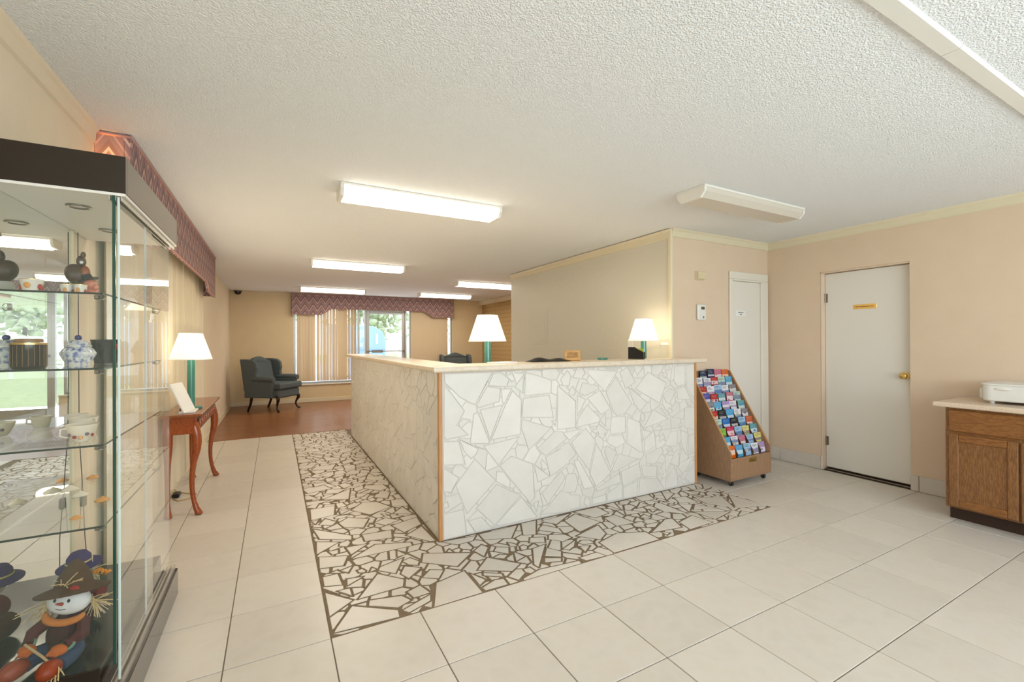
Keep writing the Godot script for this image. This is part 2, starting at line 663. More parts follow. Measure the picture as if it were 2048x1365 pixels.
# ------------------------------------------------------------------ the room
func room() -> void:
	var b := MB.new()
	# left wall with the window opening behind the curtains
	b.span(Vector3(XL - 0.14, 0, -3.3), Vector3(XL, H, ZB))
	b.span(Vector3(XL - 0.14, 0, ZF - 0.15), Vector3(XL, H, -6.3))
	b.span(Vector3(XL - 0.14, 0, -6.3), Vector3(XL, 0.35, -3.3))
	b.span(Vector3(XL - 0.14, 2.15, -6.3), Vector3(XL, H, -3.3))
	struct("wall_left", b, M.left_wall, "cream left wall with a curtained window behind the glass showcase", "wall")
	b = MB.new()
	b.span(Vector3(XL - 0.14, 0, ZF - 0.15), Vector3(0.36, H, ZF))
	b.span(Vector3(4.02, 0, ZF - 0.15), Vector3(XR + 0.14, H, ZF))
	b.span(Vector3(0.36, 2.2, ZF - 0.15), Vector3(4.02, H, ZF))
	b.span(Vector3(0.36, 0, ZF - 0.15), Vector3(1.80, 0.40, ZF))
	b.span(Vector3(2.82, 0, ZF - 0.15), Vector3(4.02, 0.40, ZF))
	struct("wall_far", b, M.far_wall, "tan far wall round the glass door and the blinds", "wall")
	b = MB.new()
	b.span(Vector3(XR, 0, ZS - 0.12), Vector3(XR + 0.14, H, -2.46))
	b.span(Vector3(XR, 1.99, -2.46), Vector3(XR + 0.14, H, -1.745))
	b.span(Vector3(XR, 0, -1.745), Vector3(XR + 0.14, H, ZB))
	b.span(Vector3(XR + 0.12, 0, -2.46), Vector3(XR + 0.14, 1.99, -1.745))
	struct("wall_right", b, M.wall, "peach right wall with the white office door", "wall")
	b = MB.new()
	b.span(Vector3(XR, 0, ZF - 0.15), Vector3(XR + 0.14, H, ZW))
	struct("wall_block", b, M.brick, "tan block wall in the far right corner of the lobby", "wall")
	b = MB.new()
	b.span(Vector3(XW, 0, ZW), Vector3(XW + 0.12, H, ZS))
	struct("wall_partition", b, M.white_wall, "off-white glossy partition wall behind the reception counter", "wall")
	b = MB.new()
	b.span(Vector3(XW + 0.12, 0, ZS - 0.12), Vector3(XR, H, ZS))
	b.span(Vector3(XW + 0.001, 0, ZS - 0.1), Vector3(XW + 0.12, H, ZS + 0.002))
	struct("wall_short", b, M.wall, "short peach wall with the thermostat and narrow door", "wall")
	b = MB.new()
	b.span(Vector3(XW + 0.12, 0, ZW), Vector3(XR + 0.14, H, ZW + 0.12))
	struct("wall_office", b, M.far_wall, "tan wall closing the office behind the partition", "wall")
	b = MB.new()
	b.span(Vector3(XL - 0.14, 0, ZB), Vector3(-0.65, H, ZB + 0.15))
	b.span(Vector3(4.5, 0, ZB), Vector3(XR + 0.14, H, ZB + 0.15))
	b.span(Vector3(-0.65, 0, ZB), Vector3(4.5, 0.5, ZB + 0.15))
	b.span(Vector3(-0.65, 2.25, ZB), Vector3(4.5, H, ZB + 0.15))
	struct("wall_back", b, M.wall, "peach wall with a wide window behind the camera", "wall")
	b = MB.new()
	b.span(Vector3(XL - 0.14, H, ZF - 0.15), Vector3(XR + 0.14, H + 0.12, ZB + 0.15))
	struct("ceiling", b, M.ceiling, "white popcorn-textured ceiling with fluorescent fixtures", "ceiling")
	# a flat batten across the ceiling, in two lengths
	var bt := thing("trim_1", "white batten running across the popcorn ceiling", "batten", Vector3(0, H, -0.67), "", "structure")
	for q in [[XL, 2.22], [2.224, XR]]:
		b = MB.new()
		b.prism(PackedVector2Array([Vector2(-0.034, 0), Vector2(-0.026, -0.012), Vector2(0.026, -0.012), Vector2(0.034, 0)]), q[1] - q[0], Transform3D(Basis(Vector3(0, 0, 1), Vector3(0, 1, 0), Vector3(1, 0, 0)), Vector3(q[0], H, -0.672)))
		part("batten_length", b, M.white_metal, bt)
	# crown strips: a flat board with a small cove at the top
	var prof := PackedVector2Array([Vector2(0, 0), Vector2(0.03, 0), Vector2(0.026, -0.014), Vector2(0.016, -0.024), Vector2(0.013, -0.075), Vector2(0, -0.082)])
	crown("trim_2", prof, Vector3(XR, H, ZB), Vector3(0, 0, -1), Vector3(-1, 0, 0), ZB - ZS, "cream crown moulding along the right wall", M.cream_trim)
	crown("trim_3", prof, Vector3(XR, H, ZS), Vector3(-1, 0, 0), Vector3(0, 0, 1), XR - XW - 0.0, "cream crown moulding above the narrow door", M.cream_trim)
	crown("trim_4", prof, Vector3(XW, H - 0.008, ZS), Vector3(0, 0, -1), Vector3(-1, 0, 0), ZS - ZW, "cream crown moulding along the white partition", M.cream_trim)
	crown("trim_5", prof, Vector3(XL, H, ZB), Vector3(0, 0, -1), Vector3(1, 0, 0), ZB + 2.93, "peach crown moulding along the left wall", M.left_wall)
	b = MB.new()
	b.box(Vector3(XW - 0.002, H * 0.5, ZS - 0.012), Vector3(0.03, H, 0.045), 0.008)
	struct("trim_6", b, M.cream_trim, "cream corner bead at the partition corner", "corner bead")
	b = MB.new()
	b.span(Vector3(XR - 0.13, H - 0.11, ZF), Vector3(XR, H, ZW), 0.012)
	struct("trim_7", b, M.cream_trim, "boxed cream beam along the far right ceiling edge", "beam")
	# far and left baseboards
	b = MB.new()
	b.span(Vector3(XL, 0, ZF), Vector3(1.80, 0.085, ZF + 0.014), 0.004)
	b.span(Vector3(2.82, 0, ZF), Vector3(XR, 0.085, ZF + 0.014), 0.004)
	struct("baseboard_far", b, M.cream_trim, "cream baseboard at the foot of the far wall", "baseboard")
	b = MB.new()
	b.span(Vector3(XL, 0, ZF), Vector3(XL + 0.014, 0.1, -0.5), 0.004)
	struct("baseboard_left", b, M.cream_trim, "cream baseboard at the foot of the left wall", "baseboard")
	# baseboard tiles on the right
	var br := thing("baseboard_right", "cream tile baseboard along the right wall", "baseboard", Vector3(XR, 0, -2.5), "", "structure")
	var cuts := [[ZS + 0.001, -2.87], [-2.866, -2.465], [-1.745, -1.69], [-1.686, -1.36]]
	for q in cuts:
		b = MB.new()
		b.span(Vector3(XR - 0.012, 0.002, q[0]), Vector3(XR - 0.0005, 0.135, q[1]), 0.003)
		part("tile", b, M.tiles[1], br)
	b = MB.new()
	b.span(Vector3(XR - 0.012, 0.002, -2.461), Vector3(XR + 0.06, 0.135, -2.452), 0.003)
	part("tile", b, M.tiles[2], br)
	var bs := thing("baseboard_short", "cream tile baseboard along the short wall", "baseboard", Vector3(3.8, 0, ZS), "", "structure")
	for q in [[3.42, 3.75], [3.754, 4.185]]:
		b = MB.new()
		b.span(Vector3(q[0], 0.002, ZS + 0.0005), Vector3(q[1], 0.135, ZS + 0.012), 0.003)
		part("tile", b, M.tiles[1], bs)
	# the white office door in the right wall
	var d := thing("door_1", "white slab door with brass knob and small brass sign", "door", Vector3(XR, 0, -2.1), "", "structure")
	b = MB.new()
	b.span(Vector3(XR + 0.062, 0.028, -2.445), Vector3(XR + 0.1, 1.972, -1.748), 0.003)
	part("slab", b, M.door, d)
	b = MB.new()
	b.span(Vector3(XR + 0.002, 0, -2.459), Vector3(XR + 0.115, 1.99, -2.447), 0.002)
	b.span(Vector3(XR + 0.002, 1.976, -2.459), Vector3(XR + 0.115, 1.9895, -1.746), 0.002)
	part("jamb", b, M.wall, d)
	b = MB.new()
	b.span(Vector3(XR + 0.03, 0.0015, -2.445), Vector3(XR + 0.11, 0.014, -1.75), 0.004)
	part("threshold", b, M.steel, d)
	for y in [1.73, 0.29]:
		b = MB.new()
		b.tube([Vector3(XR + 0.058, y - 0.045, -2.444), Vector3(XR + 0.058, y + 0.045, -2.444)], 0.007, 10)
		b.span(Vector3(XR + 0.059, y - 0.045, -2.445), Vector3(XR + 0.063, y + 0.045, -2.42))
		part("hinge", b, M.steel, d)
	var kx := Transform3D(Basis(Vector3(0, 0, 1), Vector3(-1, 0, 0), Vector3(0, -1, 0)), Vector3(XR + 0.062, 0.985, -1.80))
	b = MB.new()
	b.lathe([Vector2(0.033, 0), Vector2(0.031, 0.006), Vector2(0.014, 0.01), Vector2(0.012, 0.03), Vector2(0.024, 0.036), Vector2(0.029, 0.048), Vector2(0.026, 0.06), Vector2(0.015, 0.066), Vector2(0.0, 0.067)], 24, kx)
	part("door_knob", b, M.brass, d)
	b = MB.new()
	b.span(Vector3(XR + 0.0595, 1.60, -2.20), Vector3(XR + 0.063, 1.645, -2.01), 0.001)
	var pl := part("sign_plate", b, M.brass, d)
	words("lettering", "DESK MANAGER'S OFC", 0.014, Transform3D(Basis(Vector3(0, 0, 1), Vector3(0, 1, 0), Vector3(-1, 0, 0)), Vector3(XR + 0.059, 1.6225, -2.105)), M.ink, pl)
	# the narrow closet door in the short wall
	d = thing("door_2", "narrow white door with a small paper notice", "door", Vector3(4.45, 0, ZS), "", "structure")
	b = MB.new()
	b.span(Vector3(4.239, 0.01, ZS - 0.01), Vector3(4.70, 1.934, ZS + 0.012), 0.003)
	part("slab", b, M.door, d)
	b = MB.new()
	b.span(Vector3(4.185, 0, ZS), Vector3(4.237, 1.955, ZS + 0.022), 0.005)
	part("casing", b, M.white_trim, d)
	b = MB.new()
	b.span(Vector3(4.735, 0, ZS), Vector3(4.835, 1.955, ZS + 0.022), 0.005)
	part("casing", b, M.white_trim, d)
	b = MB.new()
	b.span(Vector3(4.185, 1.956, ZS), Vector3(4.835, 2.035, ZS + 0.022), 0.005)
	part("casing", b, M.white_trim, d)
	b = MB.new()
	b.span(Vector3(4.701, 0.01, ZS), Vector3(4.734, 1.935, ZS + 0.03), 0.004)
	b.span(Vector3(4.238, 1.936, ZS), Vector3(4.734, 1.955, ZS + 0.03), 0.004)
	part("door_stop", b, M.white_trim, d)
	b = MB.new()
	b.span(Vector3(4.287, 1.565, ZS + 0.0122), Vector3(4.447, 1.622, ZS + 0.0132))
	pl = part("notice", b, M.paper, d)
	words("lettering", "Employees\nonly", 0.018, Transform3D(Basis(), Vector3(4.367, 1.594, ZS + 0.0135)), M.ink, pl)


func crown(called: String, prof: PackedVector2Array, at: Vector3, along: Vector3, out: Vector3, length: float, label: String, m: Material) -> void:
	var b := MB.new()
	b.prism(prof, length, Transform3D(Basis(out, Vector3.UP, along), at))
	struct(called, b, m, label, "moulding")


func words(called: String, text: String, size: float, xf: Transform3D, m: Material, parent: Node, depth := 0.0006) -> MeshInstance3D:
	var t := TextMesh.new()
	var f := SystemFont.new()
	f.font_names = PackedStringArray(["Droid Sans"])
	f.font_weight = 700
	t.font = f
	t.font_size = 32
	t.text = text
	t.pixel_size = size / 32.0
	t.depth = depth
	t.material = m
	var o := MeshInstance3D.new()
	o.name = called
	o.mesh = t
	o.transform = Transform3D(xf.basis, xf.origin - origin_of(parent))
	parent.add_child(o, true)
	return o


# ------------------------------------------------------------------ broken-tile work
func polys(flat: Array) -> Array:
	var out := []
	for f in flat:
		var p := PackedVector2Array()
		for k in f.size() / 2:
			p.append(Vector2(f[k * 2], f[k * 2 + 1]))
		if Geometry2D.is_polygon_clockwise(p):
			p.reverse()
		out.append(p)
	return out


func area_of(p: PackedVector2Array) -> float:
	var a := 0.0
	for i in p.size():
		a += p[i].cross(p[(i + 1) % p.size()])
	return absf(a) * 0.5


func box_of(p: PackedVector2Array) -> Rect2:
	var r := Rect2(p[0], Vector2.ZERO)
	for q in p:
		r = r.expand(q)
	return r


func inset(p: PackedVector2Array, d: float) -> Array:
	return Geometry2D.offset_polygon(p, -d, Geometry2D.JOIN_MITER)


# irregular pieces that fill a region: the given large ones, further random large ones, then small chips between them
func shatter(region: PackedVector2Array, given: Array, big_tries: int, big_r: Vector2, pitch: float, gap: float) -> Array:
	if Geometry2D.is_polygon_clockwise(region):
		region.reverse()
	var big := []
	for p in given:
		for q in Geometry2D.intersect_polygons(p, region):
			if area_of(q) > 0.0004 and not Geometry2D.is_polygon_clockwise(q):
				big.append([q, box_of(q)])
	var rb := box_of(region)
	for k in big_tries:
		var c := rb.position + Vector2(rng.randf(), rng.randf()) * rb.size
		if not Geometry2D.is_point_in_polygon(c, region):
			continue
		var r := rng.randf_range(big_r.x, big_r.y)
		var n := rng.randi_range(3, 5)
		var p := PackedVector2Array()
		var t0 := rng.randf() * TAU
		var sq := rng.randf_range(0.55, 1.0)
		for i in n:
			var t := TAU * (i + rng.randf_range(-0.28, 0.28)) / n
			p.append(c + (Vector2(cos(t), sin(t) * sq) * r * rng.randf_range(0.75, 1.25)).rotated(t0))
		p = Geometry2D.convex_hull(p)
		p.remove_at(p.size() - 1)
		if Geometry2D.is_polygon_clockwise(p):
			p.reverse()
		var bx := box_of(p)
		var hit := false
		for q in big:
			if q[1].intersects(bx) and Geometry2D.intersect_polygons(p, q[0]).size():
				hit = true
				break
		if hit:
			continue
		for q in Geometry2D.intersect_polygons(p, region):
			if not Geometry2D.is_polygon_clockwise(q):
				big.append([q, box_of(q)])
	var out := []
	for q in big:
		for s in inset(q[0], gap * 0.35):
			if area_of(s) > 0.0003:
				out.append(s)
	# chips: cells of scattered seeds, less the large pieces
	var nx := int(rb.size.x / pitch) + 1
	var ny := int(rb.size.y / pitch) + 1
	var seeds := {}
	for i in range(-1, nx + 1):
		for j in range(-1, ny + 1):
			seeds[Vector2i(i, j)] = rb.position + Vector2(i + rng.randf_range(0.05, 0.95), j + rng.randf_range(0.05, 0.95)) * pitch
	for i in nx:
		for j in ny:
			var c: Vector2 = seeds[Vector2i(i, j)]
			var e := pitch * 1.6
			var cell := [PackedVector2Array([c + Vector2(-e, -e), c + Vector2(e, -e), c + Vector2(e, e), c + Vector2(-e, e)])]
			var poly: PackedVector2Array = cell[0]
			for a in range(-2, 3):
				for b in range(-2, 3):
					if (a or b) and seeds.has(Vector2i(i + a, j + b)):
						poly = halved(poly, (c + seeds[Vector2i(i + a, j + b)]) * 0.5, seeds[Vector2i(i + a, j + b)] - c)
			if poly.size() < 3:
				continue
			cell = Geometry2D.intersect_polygons(poly, region)
			var bx := box_of(poly)
			for q in big:
				if q[1].intersects(bx):
					var next := []
					for s in cell:
						next.append_array(Geometry2D.clip_polygons(s, q[0]))
					cell = next
			for s in cell:
				if Geometry2D.is_polygon_clockwise(s):
					continue
				for z in inset(s, gap * rng.randf_range(0.45, 0.8)):
					if area_of(z) > 0.00022 and z.size() < 40:
						out.append(z)
	return out


func halved(p: PackedVector2Array, at: Vector2, n: Vector2) -> PackedVector2Array:
	var out := PackedVector2Array()
	for i in p.size():
		var a := p[i]
		var b := p[(i + 1) % p.size()]
		var da := (a - at).dot(n)
		var db := (b - at).dot(n)
		if da <= 0.0:
			out.append(a)
		if (da < 0.0) != (db < 0.0) and absf(da - db) > 1e-9:
			out.append(a.lerp(b, da / (da - db)))
	return out


# each piece a slightly proud chip with a worn edge; past the limit they are joined into one
func lay(pieces: Array, xf: Transform3D, high: float, mats: Array, parent: Node, most: int, called := "tile_shard") -> void:
	var eye := Vector3(0, 1.3, 0)
	var order := []
	for p in pieces:
		var c := Vector2.ZERO
		for q in p:
			c += q
		c /= p.size()
		var w := xf * Vector3(c.x, c.y, 0)
		order.append([area_of(p) / maxf(0.2, eye.distance_squared_to(w)), p])
	order.sort_custom(func(a, b): return a[0] > b[0])
	var rest := MB.new()
	for k in order.size():
		var b := MB.new() if k < most else rest
		b.prism(order[k][1], high * (0.85 + 0.3 * float(k * 37 % 11) / 11.0), xf, 0.0015, 1, false)
		if k < most:
			part(called, b, mats[k * 7 % mats.size()], parent)
	if order.size() > most:
		part(called + "_field", rest, mats[0], parent).set_meta("kind", "stuff")


# ------------------------------------------------------------------ floor
func floor_tiles() -> void:
	var b := MB.new()
	b.span(Vector3(XL - 0.14, -0.1, -7.05), Vector3(XR + 0.14, -0.0045, ZB + 0.15))
	var f := struct("floor", b, M.tile_grout, "cream square tile floor with dark joints and broken-tile border", "floor")
	b = MB.new()
	b.span(Vector3(XL - 0.14, -0.1, ZF - 0.15), Vector3(XR + 0.14, -0.001, -7.05))
	b.span(Vector3(XL, -0.004, -7.06), Vector3(0.96, 0.003, -7.03), 0.002)
	struct("floor_wood", b, M.wood_floor, "brown laminate floor at the far end of the lobby", "floor")
	# square tiles; those behind the camera or under the counter and partition are left as one field
	var field := MB.new()
	for i in range(-3, 13):
		for j in range(-13, 14):
			var x0 := maxf(TX + i * SX, XL)
			var x1 := minf(TX + (i + 1) * SX, XR)
			var z0 := TZ + j * SZ
			var z1 := minf(TZ + (j + 1) * SZ, 7.045)
			if x1 - x0 < 0.03 or z1 - z0 < 0.03 or -z0 > ZB:
				continue
			var cx := (x0 + x1) * 0.5
			var cz := (z0 + z1) * 0.5
			if cz > TZ and cx > TX and cx < 3.43 and (cx < 0.94 or cz < 2.78 or cx < 3.43):
				if cz > 2.09 and cx < 3.42:
					if cz < 2.8 or cx < 0.95:
						continue
			if cz > 3.1 and cx > XW:
				continue
			var gp := 0.0022
			var p := Vector3(x0 + gp, -0.009, -z1 + gp)
			var q := Vector3(x1 - gp, 0.0, -z0 - gp)
			var hidden := cz < 0.4 or (cx > 1.0 and cz > 2.8 and cx < XW)
			if hidden:
				field.span(p, q, 0.0015)
			else:
				b = MB.new()
				b.span(p, q, 0.0015)
				part("tile", b, M.tiles[absi(i * 5 + j * 3) % 4], f)
	part("tile_field", field, M.tiles[0], f).set_meta("kind", "stuff")
	# the broken-tile border round the counter
	var bed := MB.new()
	bed.span(Vector3(TX, -0.01, -7.03), Vector3(0.95, -0.0025, -TZ))
	bed.span(Vector3(0.95, -0.01, -2.775), Vector3(3.43, -0.0025, -TZ))
	var border := part("broken_tile_border", bed, M.grout, f)
	var region := PackedVector2Array([Vector2(TX + 0.003, TZ + 0.002), Vector2(3.43, TZ + 0.002), Vector2(3.43, 2.768), Vector2(0.941, 2.768), Vector2(0.941, 7.028), Vector2(TX + 0.003, 7.028)])
	var pieces := []
	var front := PackedVector2Array([region[0], region[1], region[2], Vector2(0.941, 2.768), Vector2(0.941, 3.9), Vector2(TX + 0.003, 3.9)])
	var rear := PackedVector2Array([Vector2(0.941, 3.9), region[4], region[5], Vector2(TX + 0.003, 3.9)])
	pieces.append_array(shatter(front, polys(floor_pieces()), 1600, Vector2(0.035, 0.11), 0.1, 0.013))
	pieces.append_array(shatter(rear, [], 900, Vector2(0.06, 0.16), 0.1, 0.013))
	lay(pieces, Transform3D(Basis(Vector3(1, 0, 0), Vector3(0, 0, -1), Vector3(0, 1, 0)), Vector3(0, -0.004, 0)), 0.0042, M.tiles, border, 300)


func floor_pieces() -> Array:
	return [
	[.331,2.308,.528,2.162,.521,2.104,.226,2.13,.241,2.162],
	[.223,2.504,.348,2.356,.222,2.263],
	[.506,2.56,.625,2.427,.603,2.36,.365,2.35],
	[.764,2.308,.95,2.356,.952,2.102,.682,2.099],
	[.535,2.63,.684,2.675,.597,2.508,.514,2.594],
	[.66,2.568,.743,2.505,.647,2.422,.618,2.493],
	[.802,2.669,1.069,2.534,.93,2.417,.76,2.564],
	[.23,2.926,.391,2.86,.352,2.745,.22,2.776],
	[.396,2.805,.566,2.936,.779,2.858,.775,2.805],
	[.234,3.159,.367,3.085,.219,2.964],
	[.228,3.39,.456,3.146,.446,3.079,.256,3.192],
	[.515,3.128,.712,3.108,.688,2.982,.516,3.014],
	[.4,3.412,.473,3.482,.611,3.389,.548,3.241,.425,3.309],
	[.238,3.794,.422,3.789,.393,3.586,.229,3.563],
	[.392,2.981,.529,2.969,.407,2.861],
	[.519,3.626,.626,3.758,.731,3.72,.808,3.555,.632,3.461],
	[.79,3.402,.889,3.51,.924,3.318],
	[.728,3.183,.931,3.246,.923,3.106,.777,3.024],
	[.777,2.975,.915,3.073,.929,2.8,.89,2.808],
	[.227,2.668,.312,2.667,.32,2.528,.226,2.561],
	[.603,2.299,.684,2.33,.713,2.233,.619,2.227],
	[.415,2.316,.573,2.278,.606,2.214,.53,2.181,.402,2.267],
	[.54,2.151,.709,2.22,.691,2.163,.565,2.115],
	[.714,2.397,.779,2.46,.849,2.416,.794,2.341],
	[1.012,2.322,1.127,2.432,1.269,2.269,1.186,2.215],
	[1.089,2.547,1.168,2.604,1.19,2.546,1.116,2.447],
	[.962,2.145,1.054,2.182,1.108,2.171,1.103,2.107,.968,2.11],
	[.962,2.32,1.016,2.207,.961,2.167],
	[1.03,2.282,1.122,2.221,1.114,2.185,1.021,2.252],
	[1.212,2.749,1.516,2.756,1.382,2.591,1.207,2.66],
	[.229,4.493,.471,4.411,.345,4.198,.231,4.168],
	[.946,2.771,1.191,2.741,1.143,2.682,1.03,2.677],
	[.484,4.233,.682,4.294,.665,4.107,.488,4.048],
	[.777,3.939,.893,3.922,.826,3.749,.73,3.837],
	[.281,2.484,.35,2.478,.35,2.39],
	[2.011,2.762,2.23,2.754,2.229,2.613,2.079,2.59],
	[1.85,2.658,1.993,2.724,2.066,2.513,1.834,2.45],
	[1.775,2.411,2.02,2.482,1.977,2.344,1.884,2.289],
	[1.697,2.735,1.973,2.749,1.769,2.632],
	[1.619,2.635,1.675,2.674,1.744,2.566,1.723,2.489,1.607,2.607],
	[1.622,2.517,1.721,2.469,1.738,2.409,1.652,2.385,1.585,2.461],
	[1.424,2.396,1.534,2.411,1.339,2.177,1.329,2.221],
	[1.439,2.278,1.509,2.365,1.567,2.279,1.527,2.221],
	[1.589,2.305,1.741,2.37,1.677,2.296,1.617,2.27],
	[1.427,2.259,1.518,2.209,1.495,2.176,1.398,2.212],
	[2.135,2.554,2.244,2.571,2.274,2.385,2.119,2.401],
	[1.848,2.263,2.042,2.315,2.229,2.235,2.226,2.107,1.836,2.105],
	[2.253,2.208,2.512,2.327,2.57,2.308,2.507,2.169],
	[2.561,2.24,2.741,2.281,2.773,2.122,2.528,2.115],
	[2.69,2.593,2.733,2.57,2.741,2.307,2.615,2.434,2.623,2.542],
	[2.837,2.486,2.93,2.428,2.778,2.329],
	[2.947,2.425,3.04,2.281,2.843,2.351],
	[3.075,2.53,3.284,2.413,3.157,2.222,3.043,2.394],
	[2.943,2.764,3.002,2.676,2.815,2.586],
	[2.809,2.335,3.063,2.188,2.834,2.146],
	[3.387,2.444,3.436,2.123,3.193,2.202,3.18,2.234],
	[1.61,2.162,1.747,2.166,1.77,2.101,1.627,2.112],
	[1.198,2.119,1.328,2.16,1.593,2.132,1.585,2.097,1.189,2.089],
	[1.569,2.809,1.683,2.772,1.553,2.56,1.469,2.595],
	[1.491,2.541,1.582,2.501,1.543,2.431,1.449,2.477],
	[2.319,2.774,2.413,2.763,2.353,2.608],
	[2.31,2.323,2.443,2.312,2.351,2.26,2.29,2.282],
	[2.641,2.77,2.798,2.771,2.756,2.662,2.628,2.673],
	[2.927,2.611,3.033,2.588,3.005,2.441,2.864,2.503]
	]


# ------------------------------------------------------------------ reception counter
func counter() -> void:
	var t := thing("reception_counter", "L-shaped reception counter faced with broken white tile under a beige top", "counter", Vector3(0.943, 0, -2.77))
	var x0 := 0.943
	var x1 := 3.40
	var z0 := -2.77
	var top := 1.105
	var b := MB.new()
	b.span(Vector3(x0 + 0.008, 0.0, z0 - 0.2), Vector3(x1 - 0.006, top, z0 - 0.008))
	b.span(Vector3(x0 + 0.008, 0.0, -6.55), Vector3(x0 + 0.16, top, z0 - 0.2))
	part("body", b, M.stone_grout, t)
	b = MB.new()
	b.span(Vector3(x0 + 0.0, 0.0, z0 - 0.0085), Vector3(x1, top, z0 - 0.004))
	var face := part("front_face", b, M.stone_grout, t)
	var region := PackedVector2Array([Vector2(0.028, 0.006), Vector2(x1 - x0 - 0.022, 0.006), Vector2(x1 - x0 - 0.022, top - 0.004), Vector2(0.028, top - 0.004)])
	lay(shatter(region, polys(front_pieces()), 900, Vector2(0.03, 0.09), 0.11, 0.0065), Transform3D(Basis(), Vector3(x0, 0, z0 - 0.005)), 0.005, M.stones, face, 190)
	b = MB.new()
	b.span(Vector3(x0 + 0.004, 0.0, -6.55), Vector3(x0 + 0.0085, top, z0 - 0.0))
	face = part("side_face", b, M.stone_grout, t)
	region = PackedVector2Array([Vector2(0.03, 0.006), Vector2(3.77, 0.006), Vector2(3.77, top - 0.004), Vector2(0.03, top - 0.004)])
	lay(shatter(region, [], 1500, Vector2(0.09, 0.22), 0.16, 0.008), Transform3D(Basis(Vector3(0, 0, -1), Vector3(0, 1, 0), Vector3(-1, 0, 0)), Vector3(x0 + 0.005, 0, z0)), 0.005, M.stones, face, 109)
	for x in [x0 + 0.011, x1 - 0.009]:
		b = MB.new()
		b.span(Vector3(x - 0.013, 0.0, z0 - 0.02), Vector3(x + 0.012, top, z0 + 0.004), 0.003)
		part("corner_strip", b, M.oak_strip, t, "thin orange oak corner strip")
	b = MB.new()
	b.span(Vector3(x1 - 0.006, 0.0, z0 - 0.2), Vector3(x1, top, z0 - 0.02))
	part("end_panel", b, M.cream_trim, t)
	b = MB.new()
	var lip := PackedVector2Array([Vector2(0.895, 2.72), Vector2(3.487, 2.72), Vector2(3.487, 2.985), Vector2(3.342, 2.985), Vector2(3.342, 3.04), Vector2(1.2, 3.04), Vector2(1.2, 6.68), Vector2(0.895, 6.68)])
	b.prism(lip, 0.04, Transform3D(Basis(Vector3(1, 0, 0), Vector3(0, 0, -1), Vector3(0, 1, 0)), Vector3(0, 1.105, 0)), 0.013, 4, true, true)
	part("countertop", b, M.laminate, t)
	b = MB.new()
	b.span(Vector3(1.103, 0.915, -3.62), Vector3(3.345, 0.95, -2.975), 0.004)
	b.span(Vector3(1.103, 0.915, -6.5), Vector3(1.7, 0.95, -3.621), 0.004)
	part("work_surface", b, M.laminate, t)


